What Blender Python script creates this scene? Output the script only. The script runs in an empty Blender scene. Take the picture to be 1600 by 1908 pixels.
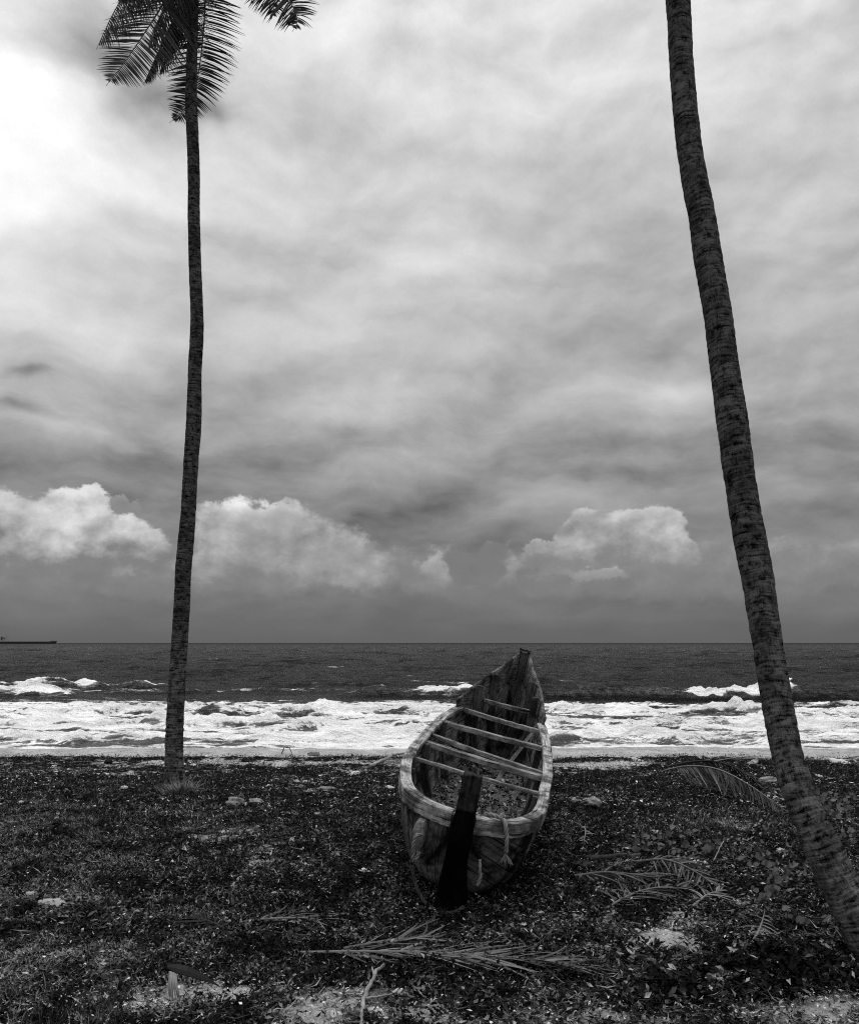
import bpy, math, random
import numpy as np
from mathutils import Vector, Matrix
R = math.radians
scene = bpy.context.scene
col = scene.collection
F = 1500.0; CH = 2.0; HOR = 1198.0; SEA = -1.3      # focal length (photo pixels), eye height, horizon row, sea level

# ------------------------------------------------------------------ camera
cam = bpy.data.cameras.new('camera'); co = bpy.data.objects.new('camera', cam); col.objects.link(co)
co.location = (0, 0, CH); co.rotation_euler = (R(90), 0, 0)
cam.sensor_fit = 'VERTICAL'; cam.sensor_height = 36.0; cam.lens = F / 1908 * 36
cam.shift_y = (HOR - 954) / 1908
cam.clip_start = 0.05; cam.clip_end = 60000
scene.camera = co
scene.view_settings.view_transform = 'Standard'; scene.view_settings.look = 'None'
scene.view_settings.exposure = 0.0; scene.view_settings.gamma = 1.0; scene.view_settings.use_curve_mapping = False
scene.cycles.use_denoising = False; scene.cycles.use_adaptive_sampling = False; scene.cycles.filter_width = 1.1; scene.cycles.sample_clamp_direct = 3.0; scene.cycles.sample_clamp_indirect = 1.5

# ------------------------------------------------------------------ node helper
class NT:
    def __init__(s, tree): s.t = tree; s.n = tree.nodes; s.l = tree.links
    def new(s, typ, **kw):
        n = s.n.new(typ)
        for k, v in kw.items(): setattr(n, k, v)
        return n
    def put(s, sock, v):
        if isinstance(v, (int, float)): sock.default_value = v
        elif isinstance(v, tuple): sock.default_value = v
        else: s.l.new(v, sock)
    def m(s, op, a, b=None, c=None, clamp=False):
        n = s.new('ShaderNodeMath', operation=op, use_clamp=clamp)
        s.put(n.inputs[0], a)
        if b is not None: s.put(n.inputs[1], b)
        if c is not None: s.put(n.inputs[2], c)
        return n.outputs[0]
    def add(s, a, b): return s.m('ADD', a, b)
    def sub(s, a, b): return s.m('SUBTRACT', a, b)
    def mul(s, a, b): return s.m('MULTIPLY', a, b)
    def div(s, a, b): return s.m('DIVIDE', a, b)
    def ss(s, v, lo, hi, a=0.0, b=1.0):
        n = s.new('ShaderNodeMapRange', interpolation_type='SMOOTHSTEP')
        s.put(n.inputs['Value'], v); s.put(n.inputs['From Min'], lo); s.put(n.inputs['From Max'], hi)
        s.put(n.inputs['To Min'], a); s.put(n.inputs['To Max'], b)
        return n.outputs[0]
    def lin(s, v, lo, hi, a=0.0, b=1.0):
        n = s.new('ShaderNodeMapRange'); n.clamp = True
        s.put(n.inputs['Value'], v); s.put(n.inputs['From Min'], lo); s.put(n.inputs['From Max'], hi)
        s.put(n.inputs['To Min'], a); s.put(n.inputs['To Max'], b)
        return n.outputs[0]
    def mix(s, f, a, b):
        n = s.new('ShaderNodeMix', data_type='FLOAT'); s.put(n.inputs[0], f); s.put(n.inputs[2], a); s.put(n.inputs[3], b)
        return n.outputs[0]
    def xyz(s, x, y, z):
        n = s.new('ShaderNodeCombineXYZ'); s.put(n.inputs[0], x); s.put(n.inputs[1], y); s.put(n.inputs[2], z); return n.outputs[0]
    def noise(s, vec, scale, detail=4, rough=.55, lac=2.0, dist=0.0, typ='FBM'):
        n = s.new('ShaderNodeTexNoise', noise_dimensions='3D')
        s.put(n.inputs['Vector'], vec); n.inputs['Scale'].default_value = scale; n.inputs['Detail'].default_value = detail
        n.inputs['Roughness'].default_value = rough; n.inputs['Lacunarity'].default_value = lac; n.inputs['Distortion'].default_value = dist
        return n.outputs[0]
    def voro(s, vec, scale, feature='F1', rand=1.0):
        n = s.new('ShaderNodeTexVoronoi', feature=feature)
        s.put(n.inputs['Vector'], vec); n.inputs['Scale'].default_value = scale; n.inputs['Randomness'].default_value = rand
        return n.outputs[0]
    def vop(s, op, a, b):
        n = s.new('ShaderNodeVectorMath', operation=op); s.put(n.inputs[0], a); s.put(n.inputs[1], b); return n.outputs[0]
    def ramp(s, v, stops, interp='LINEAR'):
        n = s.new('ShaderNodeValToRGB'); s.put(n.inputs[0], v); e = n.color_ramp.elements; n.color_ramp.interpolation = interp
        while len(e) < len(stops): e.new(0.5)
        for i, (p, c) in enumerate(stops): e[i].position = p; e[i].color = (c, c, c, 1)
        return n.outputs[0]
    def attr(s, name):
        n = s.new('ShaderNodeAttribute', attribute_name=name); return n.outputs['Fac']
    def bump(s, h, strength, dist, normal=None):
        n = s.new('ShaderNodeBump'); n.inputs['Strength'].default_value = strength; n.inputs['Distance'].default_value = dist
        s.put(n.inputs['Height'], h)
        if normal is not None: s.l.new(normal, n.inputs['Normal'])
        return n.outputs[0]

# ------------------------------------------------------------------ sky and sun
SUN_EL, SUN_AZ = 70.0, 12.0        # azimuth clockwise from the sea (the view direction)
world = bpy.data.worlds.new('World'); scene.world = world; world.use_nodes = True
W = NT(world.node_tree); W.n.clear()
tc = W.new('ShaderNodeTexCoord').outputs['Generated']
sp = W.new('ShaderNodeSeparateXYZ'); W.l.new(tc, sp.inputs[0]); dx, dy, dz = sp.outputs
az = W.m('ARCTAN2', dx, dy); el = W.m('ARCSINE', dz)
def az_el(px, py):
    u = (px - 800) / F; v = (HOR - py) / F
    return math.atan(u), math.atan(v / math.sqrt(1 + u * u))
sc = W.xyz(W.mul(az, 1.0), W.mul(el, 1.0), 0.37)                      # direction in radians
zz = W.add(W.m('MAXIMUM', dz, 0.0), 0.10)
plane = W.xyz(W.div(dx, zz), W.div(dy, zz), 0.0)                      # the direction on a flat cloud deck
warp = W.new('ShaderNodeTexNoise'); W.l.new(sc, warp.inputs['Vector']); warp.inputs['Scale'].default_value = 7; warp.inputs['Detail'].default_value = 5
wv = W.vop('SUBTRACT', warp.outputs['Color'], (.5, .5, .5))
wsc = W.new('ShaderNodeVectorMath', operation='SCALE'); W.l.new(wv, wsc.inputs[0]); wsc.inputs['Scale'].default_value = .07
sw = W.vop('ADD', sc, wsc.outputs[0])
spw = W.new('ShaderNodeSeparateXYZ'); W.l.new(sw, spw.inputs[0]); azw, elw = spw.outputs[0], spw.outputs[1]
def gauss(px, py, rx, ry, amp, A=None, E=None):
    A = azw if A is None else A; E = elw if E is None else E
    a, e = az_el(px, py)
    q = W.add(W.m('POWER', W.div(W.sub(A, a), rx / F), 2.0), W.m('POWER', W.div(W.sub(E, e), ry / F), 2.0))
    return W.mul(W.m('EXPONENT', W.mul(q, -1.0)), amp)
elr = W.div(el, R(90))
base = W.ramp(elr, [(0.0, .124), (.03, .165), (.08, .235), (.115, .295), (.14, .33), (.18, .42), (.25, .50), (.33, .58), (.41, .69), (.47, 1.0), (.56, 1.55)])  # last stops, above the view, brightened to add soft top light
deckn = W.noise(plane, .75, 6, .52, dist=.12)
streak = W.noise(W.xyz(W.mul(azw, 3.0), W.mul(elw, 8.0), 2.0), 2.4, 6, .56)
pv_ = W.vop('MULTIPLY', sw, (1.0, 1.9, 1.0)); puff = W.noise(pv_, 4.0, 7, .50); puff2 = W.noise(W.vop('ADD', pv_, (-.012, .034, 0)), 4.0, 7, .50)
wisp = W.noise(W.xyz(W.mul(azw, 6.0), W.mul(elw, 24.0), 7.0), 2.0, 6, .6)
low = W.ss(el, .42, .22)                                              # the lower deck is seen edge-on, in long streaks
mod = W.add(W.mul(W.sub(deckn, .5), .9), W.add(W.mul(W.mul(W.sub(streak, .5), .95), W.add(.25, low)), W.add(W.add(W.mul(W.sub(puff, .5), .9), W.mul(W.sub(puff, puff2), 1.5)), W.mul(W.mul(W.sub(wisp, .5), .35), low))))
amp = W.ss(el, 0.0, .16, .35, 1.0)
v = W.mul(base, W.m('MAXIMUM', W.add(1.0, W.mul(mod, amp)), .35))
for g in [(-40, 320, 210, 170, .40), (40, 120, 300, 190, .26), (240, 330, 260, 120, .10), (640, 130, 300, 150, .05), (1250, 90, 260, 150, .10),
          (640, 560, 260, 110, .06), (130, 620, 280, 70, .16), (150, 800, 200, 45, .10), (1250, 740, 190, 50, .13), (1280, 720, 70, 16, .14),
          (560, 640, 200, 60, .05), (1500, 470, 120, 60, .04), (900, 490, 120, 40, .06),
          (160, 85, 90, 48, -.46), (275, 195, 105, 50, -.46), (415, 210, 38, 22, -.26), (60, 706, 34, 9, -.24), (32, 768, 40, 12, -.26),
          (330, 855, 190, 34, -.10), (280, 800, 50, 26, -.12), (1050, 430, 260, 110, -.05), (880, 330, 60, 40, -.04), (1430, 420, 200, 120, -.03),
          (300, 915, 260, 40, -.09), (1080, 885, 260, 14, -.08), (660, 930, 220, 30, -.04), (1500, 880, 200, 20, -.03), (960, 690, 260, 70, -.04)]:
    v = W.add(v, gauss(*g))
v = W.m('MAXIMUM', v, .08)
# cumulus banks standing above the sea
cn_vec = W.xyz(W.mul(az, 1.0), W.mul(el, 1.25), 1.7)
big = W.noise(cn_vec, 11, 8, .56)
lit = W.noise(W.vop('ADD', cn_vec, (-.009, .015, 0)), 11, 8, .56)
rel = W.sub(big, lit)
edge = W.mul(W.sub(big, .5), 3.2)
wp2 = W.new('ShaderNodeTexNoise'); W.l.new(cn_vec, wp2.inputs['Vector']); wp2.inputs['Scale'].default_value = 13; wp2.inputs['Detail'].default_value = 7; wp2.inputs['Roughness'].default_value = .62
wp3 = W.new('ShaderNodeVectorMath', operation='SCALE'); W.l.new(W.vop('SUBTRACT', wp2.outputs['Color'], (.5, .5, .5)), wp3.inputs[0]); wp3.inputs['Scale'].default_value = .085
spb = W.new('ShaderNodeSeparateXYZ'); W.l.new(W.vop('ADD', sc, wp3.outputs[0]), spb.inputs[0]); azb, elb = spb.outputs[0], spb.outputs[1]
def bank(v, blobs, dark, bright, base_py, soft=.25, kn=1.0, gain=1.9, lift=.46, hk=.34):
    fld = None; hgt = None
    for (px, py, rx, ry) in blobs:
        a, e = az_el(px, py)
        ea = W.div(W.sub(azb, a), rx / F); ee = W.div(W.sub(elb, e), ry / F)
        f = W.sub(1.0, W.add(W.mul(ea, ea), W.mul(ee, ee)))
        fld = f if fld is None else W.m('SMOOTH_MAX', fld, f, .35)
        h = W.add(ee, W.mul(W.m('MINIMUM', f, 0.0), .8))
        hgt = h if hgt is None else W.m('SMOOTH_MAX', hgt, h, .3)
    fld = W.add(fld, W.mul(edge, kn))
    mask = W.ss(fld, 0.0, soft)
    _, eb = az_el(800, base_py)
    mask = W.mul(mask, W.ss(el, eb - .014, eb + .040))
    t = W.add(W.mul(hgt, hk), W.add(lift, W.mul(rel, gain)))
    colr = W.ramp(W.m('MULTIPLY', t, 1.0, clamp=True), [(0, dark), (.30, dark * 1.15), (.62, (dark + bright) * .45), (1, bright)])
    return W.mix(mask, v, colr)
v = bank(v, [(60, 1060, 260, 62), (420, 1070, 260, 54), (900, 1072, 340, 50), (1300, 1072, 320, 56), (1580, 1050, 150, 62)], .18, .37, 1140, .6, .8)
v = bank(v, [(60, 985, 120, 80), (-15, 935, 55, 52), (10, 1000, 130, 76), (120, 950, 60, 50), (190, 1020, 120, 66), (255, 1025, 60, 46)], .19, .80, 1115, .34, .8, lift=.45, hk=.42)
v = bank(v, [(205, 934, 42, 13)], .42, .70, 955, .3, .3)
v = bank(v, [(470, 1015, 130, 72), (455, 968, 78, 38), (610, 1040, 150, 66), (380, 1050, 80, 56), (540, 985, 90, 44)], .21, .58, 1130, .6, .7, lift=.52, hk=.30)
v = bank(v, [(475, 962, 105, 30)], .40, .92, 995, .7, .3, hk=.42, lift=.50)
v = bank(v, [(1095, 985, 66, 46), (1175, 1010, 90, 48), (1245, 1045, 62, 42), (1030, 1040, 70, 34)], .21, .62, 1100, .32, .8, lift=.40, hk=.42)
v = bank(v, [(800, 1062, 46, 30), (960, 1065, 30, 38), (1120, 1080, 50, 20)], .24, .58, 1098, .7, 1.3)
v = bank(v, [(895, 1060, 66, 46), (1010, 1088, 60, 32), (1140, 1100, 50, 22)], .16, .27, 1120, .35, .6)
v = W.mul(v, W.add(1.0, W.mul(W.sub(W.noise(sc, 420, 2, .6), .5), .10)))
hz = W.ss(el, -.01, .032); v = W.mix(hz, .124, v)
v = W.mix(W.ss(el, -.02, -.004), .05, v)
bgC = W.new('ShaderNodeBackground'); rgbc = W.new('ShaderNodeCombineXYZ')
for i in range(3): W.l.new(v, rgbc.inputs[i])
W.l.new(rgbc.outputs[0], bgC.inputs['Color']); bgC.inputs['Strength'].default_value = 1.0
sky = W.new('ShaderNodeTexSky', sky_type='NISHITA'); sky.sun_disc = False
sky.sun_elevation = R(SUN_EL); sky.sun_rotation = R(SUN_AZ)
bw = W.new('ShaderNodeRGBToBW'); W.l.new(sky.outputs[0], bw.inputs[0])
bgS = W.new('ShaderNodeBackground'); W.l.new(bw.outputs[0], bgS.inputs['Color']); bgS.inputs['Strength'].default_value = .07
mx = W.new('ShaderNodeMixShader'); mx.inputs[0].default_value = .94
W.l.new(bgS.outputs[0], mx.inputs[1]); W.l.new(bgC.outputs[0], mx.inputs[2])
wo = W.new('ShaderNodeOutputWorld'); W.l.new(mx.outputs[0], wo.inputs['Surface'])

sun = bpy.data.lights.new('sun', 'SUN'); so = bpy.data.objects.new('sun', sun); col.objects.link(so)
sun.energy = 1.5; sun.angle = R(11); sun.color = (1, 1, 1)
sd = Vector((math.sin(R(SUN_AZ)) * math.cos(R(SUN_EL)), math.cos(R(SUN_AZ)) * math.cos(R(SUN_EL)), math.sin(R(SUN_EL))))
so.rotation_euler = sd.to_track_quat('Z', 'Y').to_euler(); so.location = (0, 0, 30)

# ------------------------------------------------------------------ numpy noise
def _hash(ix, iy, seed):
    h = (ix.astype(np.int64) * 374761393 + iy.astype(np.int64) * 668265263 + seed * 1442695041) & 0xffffffff
    h = ((h ^ (h >> 13)) * 1274126177) & 0xffffffff
    return ((h ^ (h >> 16)) & 0xffff) / 65535.0
def vn(x, y, seed=0):
    x = np.asarray(x, float); y = np.asarray(y, float)
    ix = np.floor(x); iy = np.floor(y); fx = x - ix; fy = y - iy
    fx = fx * fx * (3 - 2 * fx); fy = fy * fy * (3 - 2 * fy)
    a = _hash(ix, iy, seed); b = _hash(ix + 1, iy, seed); c = _hash(ix, iy + 1, seed); d = _hash(ix + 1, iy + 1, seed)
    return (a * (1 - fx) + b * fx) * (1 - fy) + (c * (1 - fx) + d * fx) * fy
def fbm(x, y, oct=4, seed=0, gain=.5):
    s = 0; a = 1; t = 0
    for i in range(oct):
        s = s + a * (vn(np.asarray(x) * 2 ** i + i * 17.3, np.asarray(y) * 2 ** i + i * 9.1, seed + i) - .5); t += a; a *= gain
    return s / t * 2            # about -1..1
def sstep(x, a, b):
    t = np.clip((x - a) / (b - a), 0, 1); return t * t * (3 - 2 * t)

# ------------------------------------------------------------------ mesh helpers
def mesh_fast(name, V, Fq, mat, attrs=None, smooth=False):
    V = np.asarray(V, np.float32); Fq = np.asarray(Fq, np.int32); k = Fq.shape[1]
    me = bpy.data.meshes.new(name); me.vertices.add(len(V)); me.vertices.foreach_set('co', V.ravel())
    me.loops.add(Fq.size); me.loops.foreach_set('vertex_index', Fq.ravel())
    me.polygons.add(len(Fq)); me.polygons.foreach_set('loop_start', np.arange(0, Fq.size, k, dtype=np.int32))
    me.polygons.foreach_set('loop_total', np.full(len(Fq), k, np.int32))
    me.polygons.foreach_set('use_smooth', np.full(len(Fq), smooth))
    if attrs:
        for n, a in attrs.items():
            at = me.attributes.new(n, 'FLOAT', 'POINT'); at.data.foreach_set('value', np.asarray(a, np.float32).ravel())
    me.update(calc_edges=True); me.validate()
    me.materials.append(mat); return me
def link(name, me, parent=None, loc=None):
    o = bpy.data.objects.new(name, me); col.objects.link(o)
    if parent is not None: o.parent = parent
    if loc is not None: o.location = loc
    return o
def tag(o, label=None, cat=None, group=None, kind=None):
    if label: o['label'] = label
    if cat: o['category'] = cat
    if group: o['group'] = group
    if kind: o['kind'] = kind
    return o
def empty(name, loc, label, cat, group=None):
    o = bpy.data.objects.new(name, None); col.objects.link(o); o.location = loc; o.empty_display_size = .1
    return tag(o, label, cat, group)
class MB:
    """collects vertices / faces (+ a grain coordinate per vertex: along, across in metres)"""
    def __init__(s): s.v = []; s.f = []; s.g = []; s.t = []
    def vert(s, p, g=(0, 0), t=0.5): s.v.append(tuple(p)); s.g.append(g); s.t.append(t); return len(s.v) - 1
    def grid(s, P, Gr=None, t=.5, wrap=False):
        n, m = len(P), len(P[0]); b = len(s.v)
        for i in range(n):
            for j in range(m): s.vert(P[i][j], Gr[i][j] if Gr else (i * .05, j * .05), t)
        for i in range(n - 1):
            for j in range(m if wrap else m - 1):
                j2 = (j + 1) % m
                s.f.append((b + i * m + j, b + (i + 1) * m + j, b + (i + 1) * m + j2, b + i * m + j2))
        return b
    def tube(s, pts, rad, n=8, t=.5, cap=True, jit=0, rng=None, g0=(0, 0), flat=1.0):
        pts = [Vector(p) for p in pts]; P = []; G = []; d = 0
        up = Vector((0, 0, 1)); nrm = None
        for i, p in enumerate(pts):
            tg = (pts[min(i + 1, len(pts) - 1)] - pts[max(i - 1, 0)]).normalized()
            if nrm is None:
                nrm = tg.cross(up if abs(tg.z) < .95 else Vector((1, 0, 0))).normalized()
            nrm = (nrm - tg * nrm.dot(tg)).normalized(); bn = tg.cross(nrm)
            r = rad[i] if hasattr(rad, '__len__') else rad
            if i: d += (p - pts[i - 1]).length
            row = []; gr = []
            for k in range(n):
                a = 2 * math.pi * k / n; rr = r * (1 + (rng.uniform(-jit, jit) if rng else 0))
                row.append(p + nrm * math.cos(a) * rr + bn * math.sin(a) * rr * flat); gr.append((g0[0] + d, g0[1] + k / n * 2 * math.pi * r))
            P.append(row); G.append(gr)
        b = s.grid(P, G, t, wrap=True)
        if cap:
            s.f.append(tuple(b + k for k in range(n))); e = b + (len(pts) - 1) * n
            s.f.append(tuple(e + n - 1 - k for k in range(n)))
    def beam(s, a, b, w, h, up=Vector((0, 0, 1)), seg=10, t=.5, rng=None, jit=.004, sag=0.0, g0=(0, 0), taper=(1, 1)):
        """a worn square timber from a to b, w across, h high, soft corners"""
        a = Vector(a); b = Vector(b); L = (b - a).length; tg = (b - a) / L
        side = tg.cross(up).normalized(); u2 = side.cross(tg).normalized(); c = .10
        prof = [(-.5, -.5 + c), (-.5, .5 - c), (-.5 + c, .5), (.5 - c, .5), (.5, .5 - c), (.5, -.5 + c), (.5 - c, -.5), (-.5 + c, -.5)]
        P = []; G = []
        for i in range(seg + 1):
            f = i / seg; p = a + tg * L * f; k = taper[0] + (taper[1] - taper[0]) * f; row = []; gr = []
            oz = -sag * 4 * f * (1 - f) + (rng.uniform(-jit, jit) if rng else 0)
            for q, (x, y) in enumerate(prof):
                j = (rng.uniform(-jit, jit) if rng else 0)
                row.append(p + side * (x * w * k + j) + u2 * (y * h * k + j + oz)); gr.append((g0[0] + f * L, g0[1] + q * .03))
            P.append(row); G.append(gr)
        b0 = s.grid(P, G, t, wrap=True); n = len(prof)
        s.f.append(tuple(b0 + k for k in range(n))); e = b0 + seg * n; s.f.append(tuple(e + n - 1 - k for k in range(n)))
    def build(s, name, mat, parent=None, base=None, smooth=True, fix=True):
        V = s.v
        if base is not None: V = [(x - base[0], y - base[1], z - base[2]) for x, y, z in V]
        me = bpy.data.meshes.new(name); me.from_pydata([tuple(p) for p in V], [], s.f)
        uv = me.uv_layers.new(name='grain'); li = np.zeros(len(me.loops), np.int32); me.loops.foreach_get('vertex_index', li)
        uv.data.foreach_set('uv', np.asarray(s.g, np.float32)[li].ravel())
        at = me.attributes.new('tone', 'FLOAT', 'POINT'); at.data.foreach_set('value', np.asarray(s.t, np.float32))
        me.polygons.foreach_set('use_smooth', [smooth] * len(me.polygons))
        me.materials.append(mat)
        if fix:
            import bmesh
            bm = bmesh.new(); bm.from_mesh(me); bmesh.ops.recalc_face_normals(bm, faces=bm.faces); bm.to_mesh(me); bm.free()
        me.update(); return link(name, me, parent, base if parent is None else None)
def pix(px, py, d): return Vector(((px - 800) / F * d, d, CH - (py - HOR) / F * d))   # where the sight line through a photo pixel is at distance d

# ------------------------------------------------------------------ materials
def mat(name):
    m = bpy.data.materials.new(name); m.use_nodes = True; N = NT(m.node_tree)
    bs = N.n.get('Principled BSDF'); return m, N, bs
def setc(N, bs, val):
    c = N.new('ShaderNodeCombineXYZ')
    for i in range(3): N.put(c.inputs[i], val)
    N.l.new(c.outputs[0], bs.inputs['Base Color'])
def tone_mat(name, lo, hi, rough=.7, spec=.08, nscale=60, trans=0.0, mottle=.5, bmp=0.0):
    m, N, bs = mat(name); t = N.attr('tone')
    pos = N.new('ShaderNodeNewGeometry').outputs['Position']
    n = N.noise(pos, nscale, 3)
    setc(N, bs, N.mul(N.mix(t, lo, hi), N.add(1 - mottle * .5, N.mul(n, mottle))))
    if bmp > 0:
        n2 = N.noise(pos, nscale * 2.2, 4, .7); N.l.new(N.bump(N.add(n, n2), 1.0, bmp), bs.inputs['Normal'])
    bs.inputs['Roughness'].default_value = rough; bs.inputs['Specular IOR Level'].default_value = spec
    return m
def wood_mat(name, lo, hi, dirt=.5, spec=.06, bumps=.6, nails=False, plank=0.0, crack=.5, tar=None):
    m, N, bs = mat(name)
    uv = N.new('ShaderNodeUVMap', uv_map='grain').outputs[0]
    s2 = N.new('ShaderNodeSeparateXYZ'); N.l.new(uv, s2.inputs[0]); a, b = s2.outputs[0], s2.outputs[1]
    gv = N.xyz(N.mul(a, 2.2), N.mul(b, 42.0), 0.0)
    grain = N.noise(gv, 1.0, 7, .70, dist=.25)
    gv2 = N.xyz(N.mul(a, 7.0), N.mul(b, 130.0), 3.0); fineg = N.noise(gv2, 1.0, 4, .6)
    pos = N.new('ShaderNodeTexCoord').outputs['Object']
    stain = N.noise(pos, 3.2, 6, .62, dist=.4); spots = N.noise(pos, 22, 5, .65)
    crk = N.ss(grain, .36, .43, 0.0, 1.0)
    val = N.lin(N.add(N.mul(grain, .55), N.add(N.mul(fineg, .25), N.mul(spots, .3))), .42, .655, lo, hi)
    val = N.mul(val, N.mix(crack, 1.0, crk))
    val = N.mul(val, N.mix(dirt, 1.0, N.ss(stain, .38, .60, .05, 1.25)))
    h = N.add(N.mul(grain, .7), N.add(N.mul(fineg, .25), N.mul(spots, .25)))
    if plank > 0:
        fr = N.m('FRACT', N.div(b, plank)); seam = N.ss(N.m('ABSOLUTE', N.sub(fr, .5)), .46, .49, 1.0, .0)
        pv = N.noise(N.xyz(N.m('FLOOR', N.div(b, plank)), N.m('FLOOR', N.mul(a, .35)), 5.0), 3.1, 0)
        val = N.mul(val, N.mul(N.add(.15, N.mul(seam, .85)), N.add(.45, N.mul(pv, 1.1)))); h = N.add(h, N.mul(seam, .9))
    if nails:
        nv = N.voro(N.xyz(N.mul(a, 8.0), N.mul(b, 14.0), 0.0), 1.0, rand=.8)
        val = N.mul(val, N.ss(nv, .06, .11, .12, 1.0))
    if tar is not None:
        s3 = N.new('ShaderNodeSeparateXYZ'); N.l.new(pos, s3.inputs[0]); val = N.mul(val, N.ss(N.add(s3.outputs[2], N.mul(spots, .04)), tar - .01, tar + .02, .09, 1.0))
    setc(N, bs, val); N.l.new(N.bump(h, bumps, .012), bs.inputs['Normal'])
    bs.inputs['Roughness'].default_value = .85; bs.inputs['Specular IOR Level'].default_value = spec
    return m
M = {}
M['rail'] = wood_mat('weathered_rail_wood', .035, .46, .8, nails=True, crack=.85, bumps=.9)
M['beam'] = wood_mat('weathered_beam_wood', .02, .33, .55, crack=.9, bumps=.9)
M['hull'] = wood_mat('old_hull_planks', .002, .17, 1.0, plank=.165, crack=.95, bumps=1.0)
M['inner'] = wood_mat('inner_hull_wood', .004, .19, .95, plank=.27, crack=.9, bumps=1.0)
M['rib'] = wood_mat('rib_wood', .015, .10, .7, crack=.7)
M['strake'] = wood_mat('bow_plank_wood', .006, .20, .9, crack=.9, bumps=1.0)
M['post'] = wood_mat('tarred_post_wood', .002, .04, .9, spec=.03, bumps=1.0, tar=.79)
M['drift'] = wood_mat('driftwood', .10, .40, .4)
M['drift_dark'] = wood_mat('dark_driftwood', .02, .10, .5)
M['rope'] = tone_mat('old_rope', .05, .26, .9, .06, 160)
M['darkrope'] = tone_mat('dark_old_rope', .008, .05, .9, .06, 160)  # the rope material in a darker tone
M['rock'] = tone_mat('pale_stone', .04, .42, .9, .06, 22, mottle=1.3, bmp=.02)
M['shell'] = tone_mat('bleached_shell', .20, .68, .6, .06, 40, mottle=.5)
M['litter'] = tone_mat('fallen_leaves', .0012, .34, .6, .06, 90, mottle=.7)
M['grass'] = tone_mat('short_grass', .003, .27, .6, .06, 60)
M['vine'] = tone_mat('beach_vine_leaves', .008, .10, .5, .06, 50)
M['frond'] = tone_mat('palm_leaflets', .004, .075, .45, .25, 20)
M['dryfrond'] = tone_mat('dry_palm_leaflets', .005, .20, .75, .06, 60)
M['darkfrond'] = tone_mat('dark_palm_sheath', .004, .03, .6, .06, 60)
M['steel'] = tone_mat('ship_paint', .035, .35, .6, .06, .01, mottle=.1)

def bark_mat():
    m, N, bs = mat('palm_bark')
    uv = N.new('ShaderNodeUVMap', uv_map='grain').outputs[0]
    s2 = N.new('ShaderNodeSeparateXYZ'); N.l.new(uv, s2.inputs[0]); a, b = s2.outputs[0], s2.outputs[1]
    pos = N.new('ShaderNodeTexCoord').outputs['Object']
    wob = N.noise(pos, 3.0, 3)
    rings = N.noise(N.xyz(N.add(N.mul(a, 44.0), N.mul(wob, 4.0)), N.mul(b, 2.2), 0.0), 1.0, 5, .6)
    blot = N.noise(N.xyz(N.mul(a, 15.0), N.mul(b, 6.5), 4.0), 1.0, 7, .74, dist=.1)
    fib = N.noise(N.xyz(N.mul(a, 22.0), N.mul(b, 46.0), 8.0), 1.0, 5, .65)
    pale = N.noise(pos, 2.1, 4)
    v = N.lin(N.add(N.mul(rings, .46), N.add(N.mul(blot, .36), N.mul(fib, .28))), .47, .60, .002, .088)
    v = N.mul(v, N.ss(blot, .36, .50, .38, 1.0))
    low = N.lin(a, .3, 2.8, 1.9, 1.0)                       # the foot of the trunk is greyer, bleached bark
    v = N.mul(v, N.mul(low, N.add(.62, N.mul(pale, .8))))
    v = N.mul(v, N.ss(rings, .32, .40, .30, 1.0))
    v = N.mul(v, N.ss(N.noise(pos, 6.5, 5, .6), .40, .54, .60, 1.1))
    lich = N.ss(N.noise(pos, 34, 4, .7), .68, .76); v = N.mix(N.mul(lich, .6), v, .17)
    setc(N, bs, v)
    h = N.add(N.mul(rings, .8), N.add(N.mul(blot, .8), N.mul(fib, .45)))
    N.l.new(N.bump(h, 1.0, .022), bs.inputs['Normal']); bs.inputs['Roughness'].default_value = .95; bs.inputs['Specular IOR Level'].default_value = .04
    return m
M['bark'] = bark_mat()

# ------------------------------------------------------------------ ground: cover maps (metres; patches measured on the photo, laid on the ground)
SAND = [(1090, 1425, 120, 9, 1.1), (500, 1420, 620, 8, .75), (1500, 1412, 200, 6, .7), (690, 1437, 90, 8, .5), (430, 1560, 130, 28, .52), (470, 1600, 90, 18, .5),
        (120, 1672, 130, 20, .62), (340, 1860, 300, 30, .85), (100, 1880, 160, 30, .7), (640, 1870, 200, 50, .8), (900, 1900, 250, 22, .75), (1500, 1888, 260, 30, .95), (1200, 1895, 200, 18, .8),
        (1245, 1757, 62, 20, 1.7), (1300, 1725, 120, 16, .4), (1160, 1770, 130, 14, .45), (1120, 1720, 160, 26, .34), (1400, 1735, 130, 20, .42), (860, 1850, 160, 20, .35), (1440, 1705, 90, 22, .5), (1330, 1540, 90, 14, .6), (1110, 1600, 90, 20, .35), (980, 1700, 120, 40, .30),
        (620, 1690, 90, 20, .3), (1480, 1480, 90, 12, .35), (250, 1437, 320, 7, .45), (820, 1440, 700, 5, .3), (520, 1470, 300, 6, .22), (720, 1790, 200, 14, .25), (1080, 1490, 60, 10, .4)]
def to_px(x, y): return x / y * F + 800, HOR + CH * F / y
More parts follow.
